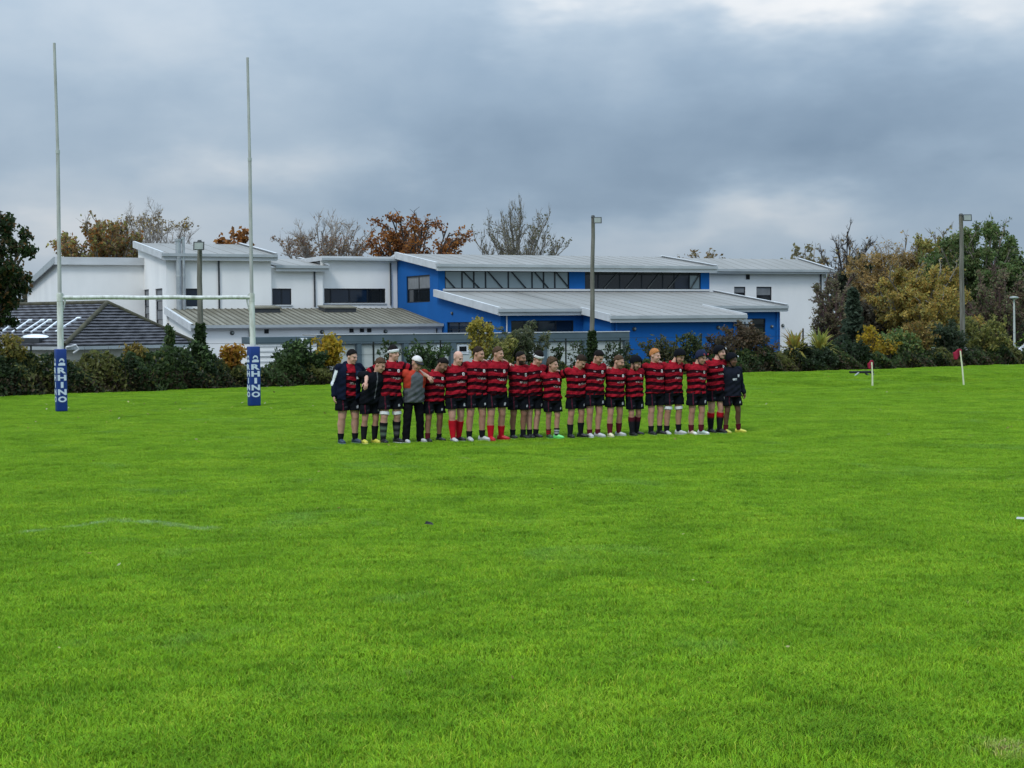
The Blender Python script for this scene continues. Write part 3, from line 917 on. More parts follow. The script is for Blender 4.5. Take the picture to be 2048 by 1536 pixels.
    pipe(W, bu(781, VK) - U3, zb + .3, zke - .1, root, 'pipe_dark', .055)
    m = MB(); m.box(U3 + .01, U4, VK - .32, VK + 8, zke + .003, zke + .30); m.build('parapet', M['trim'], root)
    m = MB(); m.box(U3 + .01, U4 - .05, VK - .42, VK - .323, zke + .02, zke + .17); m.build('gutter', M['gutter'], root)
    # long blank block beside the tower
    VL = VT + (VTB - VT) * .80
    U0_ = bu(118, VL); zl = bz(200, 521, VL); U1 = UT + .05
    plain_wall('wall', (U0_, VL), (U1, VL), GZ, zl, zl, wm, root)
    VLB = solve_v(55, U0_)
    zlb = (lambda d: CAM.z + d.z * ((U0_ - (CAM - BO).dot(BU)) / d.dot(BU)))(dir_px(55, 576))
    plain_wall('wall', (U0_, VLB), (U0_, VL), GZ, zlb, zl, wm, root)
    m = MB(); m.hexa([(U0_ - .25, VL - .2, zl + .01), (U1, VL - .2, zl + .01), (U1, VLB, zlb + .01), (U0_ - .25, VLB, zlb + .01)], [(U0_ - .25, VL - .2, zl + .14), (U1, VL - .2, zl + .14), (U1, VLB, zlb + .14), (U0_ - .25, VLB, zlb + .14)])
    m.build('roof', M['roof'], root)
    m = MB(); m.box(U0_ - .3, U1 - .02, VL - .28, VL - .203, zl - .30, zl + .20); m.build('fascia', M['trim'], root)
    m = MB(); m.hexa([(U0_ - .33, VL - .28, zl - .25), (U0_ - .253, VL - .28, zl - .25), (U0_ - .253, VLB, zlb - .25), (U0_ - .33, VLB, zlb - .25)], [(U0_ - .33, VL - .28, zl + .2), (U0_ - .253, VL - .28, zl + .2), (U0_ - .253, VLB, zlb + .2), (U0_ - .33, VLB, zlb + .2)])
    m.build('verge_trim', M['gutter'], root)


white_school()


def white_annex():
    root = broot('annex_building', 'tall plain white annex with two small upper windows beyond the blue hall', 'building')
    V = 5.5; wm = M['white_wall']
    Ua = bu(1395, V); Ub = bu(1646, V); ze = bz(1540, 541, V); VBk = solve_v(1583, Ub); zr = bp(1583, 521, VBk)[1]
    W = Wall((Ua, V), (Ub, V)); X = lambda x: bu(x, V) - Ua
    h1 = (X(1468.5), X(1491), bz(1480, 601, V), bz(1480, 573.5, V)); h2 = (X(1513), X(1543.5), bz(1528, 612, V), bz(1528, 573.5, V))
    wall_sheet('wall', W, GZ, [(0, ze), (W.L, ze)], [h1, h2], wm, root)
    window(W, h1, root, [], [h1[2] + .55 * (h1[3] - h1[2])], ['glass', 'blind'], .06)
    window(W, h2, root, [], [h2[2] + .55 * (h2[3] - h2[2])], ['glass', 'blind'], .06)
    small_box('vent', W, X(1495.5), bz(1495, 554, V), .15, .17, 'black_vent', root)
    for x, y in ((1565, 651), (1632.5, 650.5)): round_lamp(W, X(x), bz(x, y, V), root, .13)
    pipe(W, X(1640.5), GZ, ze - .1, root, 'pipe_dark', .065)
    m = MB(); wbox(m, W, X(1438), X(1475), bz(1455, 546.5, V), bz(1455, 545, V), -.1, -.04); m.build('cable_tray', M['pipe_dark'], root)
    plain_wall('wall', (Ub, V), (Ub, VBk), GZ, ze, zr, wm, root)
    m = MB(); wbox(m, W, W.L + .004, W.L + .30, GZ, ze - .1, -.02, .3); m.build('corner_pier', M['trim'], root)
    roof_plane('roof', Ua, Ub + .3, V, ze + .03, VBk, zr, M['roof'], root, over=(.4, 0, .35, 0), ribs=.95, verge_l=False, fascia=.24)


white_annex()


def prefab_row():
    VG = VB - 3.2
    root = broot('prefab_classroom', 'low flat grey prefab classroom with a row of pale shuttered bays', 'building')
    Ua, Ub = bu(633, VG), bu(1257, VG)
    zt = bz(1024, 665.5, VG); zf = bz(1024, 683, VG)
    W = Wall((Ua, VG), (Ub, VG)); X = lambda x: bu(x, VG) - Ua
    m = MB(); m.box(Ua, Ub, VG, VG + 2.6, zt - .06, zt); m.build('roof', M['roof'], root)
    m = MB(); m.box(Ua - .02, Ub + .02, VG - .06, VG - .003, zf, zt - .02); m.build('fascia', M['grey_clad'], root)
    m = MB(); m.box(Ua - .03, Ub + .03, VG - .09, VG - .003, zt - .018, zt + .03); m.build('roof_edge', M['trim'], root)
    posts = [(634, 640), (713, 722), (806, 816), (900, 911), (992, 1003), (1082, 1093), (1166, 1179), (1249, 1257)]
    for a, b in posts:
        m = MB(); wbox(m, W, X(a), X(b), GZ, zf - .002, -.04, .16); m.build('post', M['grey_clad'], root)
    for i, ((_, a), (b, _)) in enumerate(zip(posts[:-1], posts[1:])):
        m = MB(); wbox(m, W, X(a) + .002, X(b) - .002, GZ, zf - .05, .08, .14); m.build('panel', M['panel'], root)
        m = MB(); wbox(m, W, X(b) - .09, X(b) - .003, GZ, zf - .052, -.02, .079); m.build('jamb', M['grey_post'], root)
        m = MB(); wbox(m, W, X(a) + .003, X(b) - .003, zf - .05, zf - .003, -.03, .079); m.build('jamb', M['grey_post'], root)
    for (a, b, y0, y1) in ((874, 899, 689, 708), (914, 937, 689, 708)):
        m = MB(); wbox(m, W, X(a), X(b), bz(a, y1, VG), bz(a, y0, VG), .045, .078); f = m.build('window', M['sign'], root)
        m = MB(); wbox(m, W, X(a) + .12, X(b) - .12, bz(a, y1 - 5, VG), bz(a, y0 + 4, VG), .035, .044); m.build('pane', M['glass'], f)
    m = MB(); wbox(m, W, X(745), X(747.5), GZ, zf - .06, .05, .079); m.build('cover_strip', M['grey_post'], root)
    m = MB(); m.hexa([(Ub - .05, VG + .16, GZ), (Ub, VG + .16, GZ), (Ub, VG + 2.6, GZ), (Ub - .05, VG + 2.6, GZ)], [(Ub - .05, VG + .16, zt - .062), (Ub, VG + .16, zt - .062), (Ub, VG + 2.6, zt - .062), (Ub - .05, VG + 2.6, zt - .062)])
    m.build('end_wall', M['grey_clad'], root)
    # second, whiter unit beside it
    root = broot('storage_cabin', 'white ribbed cabin with a grey band and a white notice beside the prefab', 'building')
    V2 = VG - .4; Uc, Ud = bu(507, V2), bu(632, V2)
    W = Wall((Uc, V2), (Ud, V2)); X = lambda x: bu(x, V2) - Uc
    zt2, zb2 = bz(560, 674, V2), bz(560, 687.5, V2)
    m = MB(); m.box(Uc, Ud, V2, V2 + 2.4, GZ, zb2); m.build('wall', M['white_wall'], root)
    m = MB(); m.box(Uc - .02, Ud, V2 - .05, V2 + 2.4, zb2 + .002, zt2); m.build('band', M['grey_clad'], root)
    m = MB(); wbox(m, W, X(598), X(612), bz(600, 687, V2), bz(600, 676, V2), -.09, -.052); m.build('notice', M['sign'], root)
    n = 9
    for i in range(n):
        z = GZ + .1 + (zb2 - GZ - .2) * i / (n - 1)
        m = MB(); m.box(Uc + .02, Ud - .02, V2 - .03, V2 - .002, z - .035, z + .035); m.build('cladding_rib', M['trim'], root)
    m = MB(); wbox(m, W, X(572), X(591), bz(580, 725, V2), bz(580, 697, V2), -.06, -.032); f = m.build('window', M['sign'], root)
    m = MB(); wbox(m, W, X(575), X(588), bz(580, 722, V2), bz(580, 701, V2), -.07, -.061); m.build('pane', M['blind'], f)


prefab_row()


def bungalow():
    root = empty('bungalow', (0, 0, 0)); tag(root, 'single-storey bungalow under a dark hipped tile roof with slim white rooflights', 'building')
    ze = 1.40
    C = Vector((-19.16, 66.0, ze)); e1 = Vector((.6, .8, 0)); e2 = Vector((-.8, .6, 0))
    Wd = 7.3; Ln = 17.0
    C = C + Vector((0, 0, 0))
    hipd = 1.7; za = 3.26
    D = C + e1 * Wd; E = C + e2 * Ln; Fp = D + e2 * Ln
    A = C + e1 * Wd / 2 + e2 * hipd; A.z = za
    B = A + e2 * (Ln - 2 * hipd)
    # walls
    for p, q in ((C, D), (E, C), (D, Fp)):
        ins = .35
        d = (q - p).normalized(); n = Vector((-d.y, d.x, 0))
        p2, q2 = p + n * ins + d * ins, q + n * ins - d * ins
        mesh_obj('wall', [(p2.x, p2.y, GZ), (q2.x, q2.y, GZ), (q2.x, q2.y, ze), (p2.x, p2.y, ze)], [(0, 1, 2, 3)], M['cream'], root)

    def slope(P, Q, R, S, n, name):
        """courses of tiles between eave P-Q and top S-R, each lapping the one below"""
        nn = (Q - P).cross(S - P).normalized()
        if nn.z < 0: nn = -nn
        for i in range(n):
            a0, a1 = i / n, (i + 1) / n + .012
            p0, q0 = P.lerp(S, a0), Q.lerp(R, a0); p1, q1 = P.lerp(S, min(a1, 1)), Q.lerp(R, min(a1, 1))
            lo, hi = nn * .085, nn * .010
            seg = max(3, int((q0 - p0).length / .33))
            v, f = [], []
            for k in range(seg + 1):
                t = k / seg; w = .022 * (k % 2)
                x0, x1 = p0.lerp(q0, t), p1.lerp(q1, t)
                v += [x0 - nn * .01, x0 + lo + nn * w, x1 + hi + nn * w * .4]
            for k in range(seg):
                b = k * 3
                f += [(b, b + 3, b + 4, b + 1), (b + 1, b + 4, b + 5, b + 2)]
            mesh_obj(name, v, f, M['tile'], root)
    slope(C, D, A, A, 14, 'tile_course')
    slope(E, C, A, B, 14, 'tile_course')
    mesh_obj('roof', [C - Vector((0, 0, .02)), D - Vector((0, 0, .02)), Fp - Vector((0, 0, .02)), E - Vector((0, 0, .02)), A - Vector((0, 0, .02)), B - Vector((0, 0, .02))], [(0, 1, 4), (1, 2, 5, 4), (2, 3, 5), (3, 0, 4, 5)], M['tile'], root)
    for p, q in ((C, A), (D, A), (A, B)):
        n = 16
        m = MB(); up = Vector((0, 0, .05))
        m.tube([p + up, q + up], .11, 8); m.build('ridge_tile', M['tile_moss'], root, True)
    for p, q in ((C, D), (E, C)):
        d = (q - p).normalized(); n = Vector((d.y, -d.x, 0))
        m = MB()
        a, b = p + n * .04, q + n * .04
        m.hexa([a + Vector((0, 0, -.16)), b + Vector((0, 0, -.16)), b + n * .1 + Vector((0, 0, -.16)), a + n * .1 + Vector((0, 0, -.16))], [a + Vector((0, 0, -.02)), b + Vector((0, 0, -.02)), b + n * .1 + Vector((0, 0, -.02)), a + n * .1 + Vector((0, 0, -.02))])
        m.build('gutter', M['gutter'], root)
    # slim rooflights on the long slope: positions along the eave read off the photo
    nn = (e2).cross(A - (C + e1 * 0 + e2 * hipd)).normalized()
    if nn.z < 0: nn = -nn
    mid = (A - (C + e2 * hipd)); mid_s = mid        # up-slope vector over the half width
    def hit(px, py):
        d = dir_px(px, py); t = (C - CAM).dot(nn) / d.dot(nn); return CAM + d * t
    for (x0, y0, x1, y1) in ((4, 668, 36, 645), (26, 668, 59, 645), (47, 668, 83, 645), (64, 668, 98, 645), (88, 668, 119, 645), (113, 667, 155, 641)):
        a, b = hit(x0, y0), hit(x1, y1)
        ax = (b - a).normalized(); sd = ax.cross(nn).normalized()
        m = MB()
        m.hexa([a - sd * .05, a + sd * .05, b + sd * .05, b - sd * .05], [a - sd * .05 + nn * .12, a + sd * .05 + nn * .12, b + sd * .05 + nn * .12, b - sd * .05 + nn * .12])
        k = m.build('rooflight', M['rooflight'], root)
        m = MB(); s2 = -sd if sd.x > 0 else sd
        m.hexa([a + s2 * .06, a + s2 * .30, b + s2 * .30, b + s2 * .06], [a + s2 * .06 + nn * .06, a + s2 * .30 + nn * .06, b + s2 * .30 + nn * .06, b + s2 * .06 + nn * .06])
        m.build('pane', M['glass_blue'], k)
        m = MB(); m.hexa([b - sd * .07, b - sd * .07 + e2 * -.28, b - sd * .07 + e2 * -.28 + ax * .1, b - sd * .07 + ax * .1], [q + nn * .13 for q in (b - sd * .07, b - sd * .07 + e2 * -.28, b - sd * .07 + e2 * -.28 + ax * .1, b - sd * .07 + ax * .1)])
        m.build('top_flashing', M['rooflight'], k)
    # low domed rooflight near the eave
    c = hit(71, 680)
    m = MB()
    rings = 6
    v, f = [], []
    for i in range(rings):
        a = i / (rings - 1) * math.pi / 2
        for k in range(20):
            b = 2 * math.pi * k / 20
            v.append(c + e2 * (.85 * math.cos(a) * math.cos(b)) + e1 * (.45 * math.cos(a) * math.sin(b)) + Vector((0, 0, .10 + .16 * math.sin(a))))
    for i in range(rings - 1):
        for k in range(20): f.append((i * 20 + k, i * 20 + (k + 1) % 20, (i + 1) * 20 + (k + 1) % 20, (i + 1) * 20 + k))
    f.append(tuple(range((rings - 1) * 20, rings * 20)))
    o = mesh_obj('roof_dome', v, f, M['rooflight'], root, True)
    m = MB(); m.hexa([c + e2 * a + e1 * b + Vector((0, 0, -.12)) for a, b in ((.82, -.42), (-.82, -.42), (-.82, .42), (.82, .42))], [c + e2 * a + e1 * b + Vector((0, 0, .10)) for a, b in ((.82, -.42), (-.82, -.42), (-.82, .42), (.82, .42))])
    m.build('dome_kerb', M['pipe_dark'], o)
    # swan-neck of the gutter at the corner
    m = MB(); m.tube([C + Vector((.1, -.1, -.05)), C + Vector((.45, .1, .04)), C + Vector((.6, .1, -.12)), C + Vector((.35, .1, -.3))], .05, 6); m.build('swan_neck', M['trim'], root, True)


bungalow()
# ------------------------------------------------------------------ trees, shrubs, hedge
def quads(centers, size, n_dir=None, aspect=1.6, up_bias=0.0):
    """randomly turned leaf faces (diamond shaped)"""
    n = len(centers)
    a = rng.normal(size=(n, 3)); a[:, 2] += up_bias; a /= np.linalg.norm(a, axis=1)[:, None]
    b = rng.normal(size=(n, 3)); b -= a * (a * b).sum(1)[:, None]; b /= np.linalg.norm(b, axis=1)[:, None]
    c = np.cross(a, b)
    s = (np.asarray(size) * rng.uniform(.7, 1.3, n))[:, None]
    l = s * aspect * .5; w = s * .5
    V = np.stack([centers - b * l, centers + c * w - b * l * .1, centers + b * l, centers - c * w - b * l * .1], 1).reshape(-1, 3)
    return V, np.arange(n * 4).reshape(-1, 4)


def pick_tints(n, palette, weights=None, jitter=0.15):
    p = np.array(palette, dtype=float)
    i = rng.choice(len(p), n, p=weights)
    return np.clip(p[i] * rng.uniform(1 - jitter, 1 + jitter, (n, 1)), 0, 1)


class Tubes:
    def __init__(s): s.V, s.F, s.n = [], [], 0
    def add(s, pts, r0, r1, sides):
        pts = np.asarray(pts); k = len(pts)
        t = np.gradient(pts, axis=0); t /= np.linalg.norm(t, axis=1)[:, None] + 1e-9
        ref = np.array([0.31, 0.57, 0.76]) if abs(t[0, 2]) > .8 else np.array([0, 0, 1.0])
        a = np.cross(t, ref); a /= np.linalg.norm(a, axis=1)[:, None] + 1e-9
        b = np.cross(t, a)
        r = np.linspace(r0, r1, k)[:, None, None]
        ang = np.arange(sides) * 2 * np.pi / sides
        ring = a[:, None, :] * np.cos(ang)[None, :, None] + b[:, None, :] * np.sin(ang)[None, :, None]
        s.V.append((pts[:, None, :] + ring * r).reshape(-1, 3))
        i = np.arange(k - 1)[:, None] * sides; j = np.arange(sides)[None, :]; j2 = (j + 1) % sides
        s.F.append((np.stack([i + j, i + j2, i + sides + j2, i + sides + j], -1).reshape(-1, 4)) + s.n)
        s.n += k * sides


def bez(a, b, c, k):
    t = np.linspace(0, 1, k)[:, None]
    return (1 - t) ** 2 * a + 2 * t * (1 - t) * b + t ** 2 * c


def unit(v): return v / (np.linalg.norm(v) + 1e-9)


def tree(name, label, x, y, z_top, half_w, z_bot=None, bark='bark', leaf_n=0, leaf_size=.2, palette=None, limbs=12, subs=7, twigs=6, fine=0, trunk_r=.22, upright=.4,
         leaf_zone=(0.0, 1.0), seed=0, flat=1.0, twig_r=.03, group=None, limb_start=(.25, .6), cat='tree', lumps=(.72, 1.08)):
    """a trunk, limbs reaching to an uneven crown, branches and twigs; leaves hang on the twigs"""
    r = np.random.default_rng(seed)
    gz = float(ground_z(x, y)) if y < 200 else -0.95
    root = empty(name, (x, y, gz)); tag(root, label, cat, group)
    H = z_top - gz
    zb = (z_bot - gz) if z_bot is not None else H * .35
    cz, rz = (H + zb) / 2, (H - zb) / 2
    tb = Tubes(); tw = Tubes()
    trunk_top = np.array([r.uniform(-.05, .05) * half_w, 0, zb + rz * .9])
    tr = bez(np.zeros(3), np.array([r.uniform(-.12, .12) * half_w, 0, trunk_top[2] * .5]), trunk_top, 7)
    tb.add(tr, trunk_r, trunk_r * .35, 8)
    tips = []
    for i in range(limbs):
        az = i * 2.399 + r.uniform(-.4, .4)
        el = math.asin(np.clip(-.25 + 1.25 * (i + .5) / limbs + r.uniform(-.12, .12), -.6, .98))
        lump = r.uniform(*lumps)
        d = np.array([math.cos(az) * math.cos(el) * half_w, math.sin(az) * math.cos(el) * half_w * flat, math.sin(el) * rz])
        end = np.array([0, 0, cz]) + d * lump
        s0 = r.uniform(*limb_start) * trunk_top[2] / 1.0
        if end[2] < s0: s0 = max(.15 * H, end[2] - .5)
        st = np.array([np.interp(s0, tr[:, 2], tr[:, 0]), 0, s0])
        mid = st + (end - st) * np.array([.45, .45, .45]) + np.array([0, 0, upright * np.linalg.norm(end - st) * .25]) + r.normal(0, .05 * half_w, 3)
        lp = bez(st, mid, end, 7)
        tb.add(lp, trunk_r * .42, twig_r * 1.6, 5)
        br = r.uniform(.78, 1.2)
        for j in range(subs):
            t = .25 + .75 * (j + r.random()) / subs
            q = lp[int(t * 5.99)] + (lp[min(int(t * 5.99) + 1, 6)] - lp[int(t * 5.99)]) * (t * 5.99 % 1)
            tan = unit(lp[min(int(t * 5.99) + 1, 6)] - lp[int(t * 5.99)])
            dv = unit(tan + r.normal(0, .75, 3) + np.array([0, 0, upright * .8]))
            L = half_w * r.uniform(.22, .42)
            e2 = q + dv * L
            sp = bez(q, q + unit(tan + dv) * L * .5 + r.normal(0, .06 * L, 3), e2, 4)
            tb.add(sp, twig_r * 1.5, twig_r * .8, 4)
            for k in range(twigs):
                t2 = .2 + .8 * (k + r.random()) / twigs
                ii = min(int(t2 * 3), 2); q2 = sp[ii] + (sp[ii + 1] - sp[ii]) * (t2 * 3 - ii)
                dv2 = unit(dv + r.normal(0, .7, 3) + np.array([0, 0, upright * .9]))
                L2 = half_w * r.uniform(.10, .22)
                e3 = q2 + dv2 * L2
                tw.add(np.stack([q2, (q2 + e3) / 2 + r.normal(0, .05 * L2, 3), e3]), twig_r * .8, twig_r * .35, 3)
                tips.append((q2, e3, br, i))
                for m_ in range(fine):
                    q3 = q2 + (e3 - q2) * r.uniform(.2, 1)
                    dv3 = unit(dv2 + r.normal(0, .6, 3) + np.array([0, 0, upright]))
                    e4 = q3 + dv3 * L2 * r.uniform(.4, .8)
                    tw.add(np.stack([q3, e4]), twig_r * .5, twig_r * .2, 3)
                    tips.append((q3, e4, br, i))
    np_mesh('trunk', np.concatenate(tb.V + tw.V), np.concatenate(tb.F + [f + tb.n for f in tw.F]), M[bark], root, smooth=True)   # trunk, limbs and twigs are one growth
    if leaf_n:
        T0 = np.array([t[0] for t in tips]); T1 = np.array([t[1] for t in tips]); B = np.array([t[2] for t in tips])
        zr = (T1[:, 2] - zb) / (2 * rz)
        w = ((zr >= leaf_zone[0]) & (zr <= leaf_zone[1])).astype(float) + .04
        w *= r.uniform(.2, 1.6, len(w)); w /= w.sum()
        i = r.choice(len(T0), leaf_n, p=w)
        c = T0[i] + (T1[i] - T0[i]) * r.uniform(.2, 1.15, (leaf_n, 1)) + r.normal(0, leaf_size * .8, (leaf_n, 3))
        V, Fq = quads(c, leaf_size)
        tn = pick_tints(leaf_n, palette) * B[i][:, None]
        np_mesh('crown', V, Fq, M['leaf'], root, np.repeat(tn, 4, 0))
    return root


def zof(px, py, Y): return at_depth(px, py, Y).z
def xof(px, Y, py=600): return at_depth(px, py, Y).x


def tree_px(name, label, px, half_px, y_top, Y, y_bot=None, **k):
    s = FPX / Y
    return tree(name, label, xof(px, Y), Y, zof(px, y_top, Y), half_px / s, None if y_bot is None else zof(px, y_bot, Y), **k)


DARKG = [(.036, .062, .022), (.052, .084, .028), (.026, .046, .018)]
ORANGE = [(0.299, 0.121, 0.029), (0.391, 0.172, 0.040), (0.218, 0.086, 0.025), (0.149, 0.069, 0.023)]
GOLD = [(0.426, 0.297, 0.067), (0.482, 0.336, 0.073), (0.347, 0.263, 0.067), (0.280, 0.235, 0.062), (0.381, 0.235, 0.067)]
OLIVE = [(0.253, 0.247, 0.069), (0.322, 0.287, 0.081), (0.207, 0.218, 0.063), (0.391, 0.299, 0.081)]
GREEN = [(0.109, 0.172, 0.052), (0.144, 0.207, 0.063), (0.081, 0.132, 0.041), (0.178, 0.213, 0.075)]
BROWN = [(0.230, 0.155, 0.069), (0.178, 0.121, 0.057), (0.276, 0.172, 0.075), (0.207, 0.172, 0.069)]
RUST = [(0.325, 0.124, 0.029), (0.390, 0.163, 0.039), (0.260, 0.098, 0.026), (0.195, 0.072, 0.026)]
YELLOW = [(.45, .30, .025), (.52, .36, .03), (.36, .22, .025), (.30, .24, .03)]

tree_px('maple_tree', 'dark leafy tree with scorched orange tips standing beside the tiled bungalow', -22, 84, 428, 57, 665, bark='bark_dark', leaf_n=15000, leaf_size=.115, palette=DARKG + DARKG + DARKG + [(.09, .07, .025), (.20, .105, .035)], limbs=14, trunk_r=.14, seed=3)
tree_px('beech_tree', 'brown half-bare tree behind the long blank white block', 206, 84, 444, 136, 560, leaf_n=8500, leaf_size=.21, palette=BROWN + OLIVE[:2] + ORANGE[:2], limbs=24, lumps=(.8, 1.0), fine=1, seed=4, twig_r=.03)
tree_px('ash_tree', 'bare pale dome-shaped tree behind the white tower block', 302, 86, 428, 146, 570, bark='bark_pale', limbs=34, subs=9, twigs=7, fine=3, lumps=(.86, 1.02), leaf_n=900, leaf_size=.16, palette=BROWN + GOLD[:1], leaf_zone=(.8, 1), seed=5, trunk_r=.13, upright=.3, twig_r=.024)
tree_px('cherry_tree', 'small orange tree top peeping over the tower block roof', 470, 34, 450, 140, 540, leaf_n=1100, leaf_size=.30, palette=ORANGE, limbs=7, subs=5, twigs=5, seed=6, twig_r=.03, upright=.6)
tree_px('birch_tree', 'thin pinkish-brown nearly bare tree behind the white link', 650, 86, 440, 142, 565, bark='bark_pale', limbs=22, subs=8, twigs=7, fine=3, leaf_n=3600, leaf_size=.15, palette=[(.24, .14, .10), (.20, .13, .08), (.25, .14, .04)], leaf_zone=(0, .75), trunk_r=.13, seed=7, upright=.6, twig_r=.03)
tree_px('beech_tree', 'rust-orange leafy tree rising behind the gable of the blue hall', 828, 96, 432, 138, 560, leaf_n=7000, leaf_size=.19, palette=RUST + RUST + [(.16, .09, .045)], limbs=22, lumps=(.75, 1.02), subs=7, twigs=5, seed=18, upright=.15, twig_r=.04, bark='bark_dark')
tree_px('poplar_tree', 'bare fan-shaped tree of upright grey-green boughs above the hall roof', 1036, 84, 420, 140, 600, bark='bark', limbs=26, subs=9, twigs=7, fine=3, leaf_n=1800, leaf_size=.14, palette=[(.16, .15, .08), (.12, .12, .06), (.2, .17, .09)], seed=9, trunk_r=.14, upright=1.1, twig_r=.024, limb_start=(.15, .35))
tree_px('lime_tree', 'faint twiggy tree top between the hall roof and the annex roof', 1400, 46, 500, 172, 560, bark='bark_pale', limbs=9, subs=5, twigs=5, fine=1, leaf_n=500, leaf_size=.25, palette=BROWN, seed=10, upright=.8, twig_r=.03)
tree_px('lime_tree', 'pale scrubby tree top over the verge of the white annex', 1612, 44, 492, 150, 580, bark='bark_pale', limbs=9, subs=6, twigs=5, fine=1, leaf_n=1300, leaf_size=.24, palette=[(.24, .21, .10), (.2, .17, .1)], seed=12, upright=.6, twig_r=.03)
tree_px('oak_tree', 'bare dark tree just clear of the corner of the white annex', 1695, 74, 462, 128, 610, bark='bark_dark', limbs=16, subs=8, twigs=6, fine=2, trunk_r=.15, seed=13, upright=.7, twig_r=.032, leaf_n=300, leaf_size=.2, palette=BROWN)
tree_px('holly_tree', 'small black-green evergreen in front of the bare dark tree', 1712, 34, 508, 126, 640, bark='bark_dark', leaf_n=3000, leaf_size=.22, palette=[(.028, .042, .022), (.038, .054, .028)], limbs=9, subs=5, twigs=5, seed=14)
tree_px('maple_tree', 'tall tan-orange tree with a thin pinkish top beside the holly', 1785, 88, 478, 120, 660, leaf_n=24000, leaf_size=.13, palette=[(.40, .255, .09), (.43, .285, .10), (.34, .235, .085), (.28, .215, .085)], limbs=28, seed=15, leaf_zone=(0, .84), upright=.35, twig_r=.024, fine=2, lumps=(.82, 1.0), bark='bark_pale')
tree_px('lime_tree', 'tall olive-yellow tree behind the floodlight pole of the far corner', 1880, 68, 460, 118, 680, leaf_n=17000, leaf_size=.15, palette=OLIVE + [(.24, .17, .04)], limbs=26, subs=8, lumps=(.8, 1.0), seed=16, upright=.6, twig_r=.03, leaf_zone=(0, .95))
tree_px('sycamore_tree', 'big round green tree crowning the row of trees', 1958, 98, 448, 114, 670, leaf_n=40000, leaf_size=.15, palette=GREEN + [(.12, .14, .05)], limbs=30, subs=8, seed=17, upright=.3, twig_r=.035)
tree_px('field_maple', 'broad golden tree in front of the taller autumn trees', 1842, 102, 534, 98, 708, leaf_n=38000, leaf_size=.115, palette=GOLD + OLIVE[:2], limbs=22, subs=8, seed=21, upright=.2, twig_r=.03, trunk_r=.18)
tree_px('hawthorn_tree', 'leafless maroon thicket of twigs against the annex corner', 1672, 52, 548, 108, 730, bark='bark_maroon', limbs=16, subs=8, twigs=7, fine=2, leaf_n=6500, leaf_size=.11, palette=[(.19, .165, .095), (.16, .165, .075), (.21, .165, .10)], seed=22, upright=.5, twig_r=.032, limb_start=(.08, .4))
tree_px('hawthorn_tree', 'grey-brown twiggy thicket between the conifer and the golden tree', 1752, 50, 590, 102, 730, bark='bark_dark', limbs=14, subs=8, twigs=7, fine=1, leaf_n=3800, leaf_size=.17, palette=[(.09, .075, .045), (.065, .055, .035)], seed=23, upright=.5, twig_r=.03, limb_start=(.08, .4))
tree_px('hawthorn_tree', 'wide leafless maroon thicket below the big green tree', 2000, 72, 536, 104, 720, bark='bark_maroon', limbs=18, subs=8, twigs=7, fine=2, leaf_n=7500, leaf_size=.12, palette=[(.18, .125, .085), (.17, .145, .075), (.135, .16, .07)], seed=24, upright=.5, twig_r=.032, limb_start=(.08, .4))
tree_px('pine_tree', 'dark evergreen at the very end of the tree row', 2082, 56, 500, 112, 700, bark='bark_dark', leaf_n=6000, leaf_size=.22, palette=[(.016, .034, .022), (.024, .045, .026)], limbs=12, seed=25)


def conifer(label, px, half_px, y_top, Y, seed, palette, n=6000, leaf_size=.14, name='spruce_tree'):
    r = np.random.default_rng(seed)
    x = xof(px, Y); gz = float(ground_z(x, Y)); H = zof(px, y_top, Y) - gz; R = half_px * Y / FPX
    root = empty(name, (x, Y, gz)); tag(root, label, 'tree')
    tb = Tubes(); tb.add(np.array([[0, 0, 0], [0, 0, H * .5], [0, 0, H * .98]]), .11, .02, 6)
    tips = []
    for k in range(110):
        f = r.random() ** .8; z = H * (.08 + .9 * f); az = r.uniform(0, 6.28); L = R * (1 - f) * r.uniform(.65, 1.1) + .08
        a = np.array([0, 0, z]); b = a + np.array([math.cos(az) * L, math.sin(az) * L, -.12 * L]); c = a + (b - a) * .6 + np.array([0, 0, -.14 * L])
        tb.add(bez(a, c, b, 3), .02, .008, 3); tips.append((a, b))
    np_mesh('trunk', np.concatenate(tb.V), np.concatenate(tb.F), M['bark_dark'], root)
    i = r.integers(0, len(tips), n); A = np.array([t[0] for t in tips]); B = np.array([t[1] for t in tips])
    c = A[i] + (B[i] - A[i]) * (r.random((n, 1)) ** .6) + r.normal(0, leaf_size * .7, (n, 3)) * np.array([1, 1, .8])
    V, Fq = quads(c, leaf_size, aspect=2.4)
    np_mesh('crown', V, Fq, M['leaf'], root, np.repeat(pick_tints(n, palette), 4, 0))


conifer('narrow blue-black conifer in front of the maroon thicket', 1706, 38, 575, 99, 31, [(.045, .070, .042), (.060, .088, .052)], 4200)
conifer('young pale green conifer poking up over the hedge at the bungalow eaves', 338, 24, 652, 58.5, 32, [(.07, .11, .035), (.05, .085, .03), (.10, .13, .045)], 2200, .07)


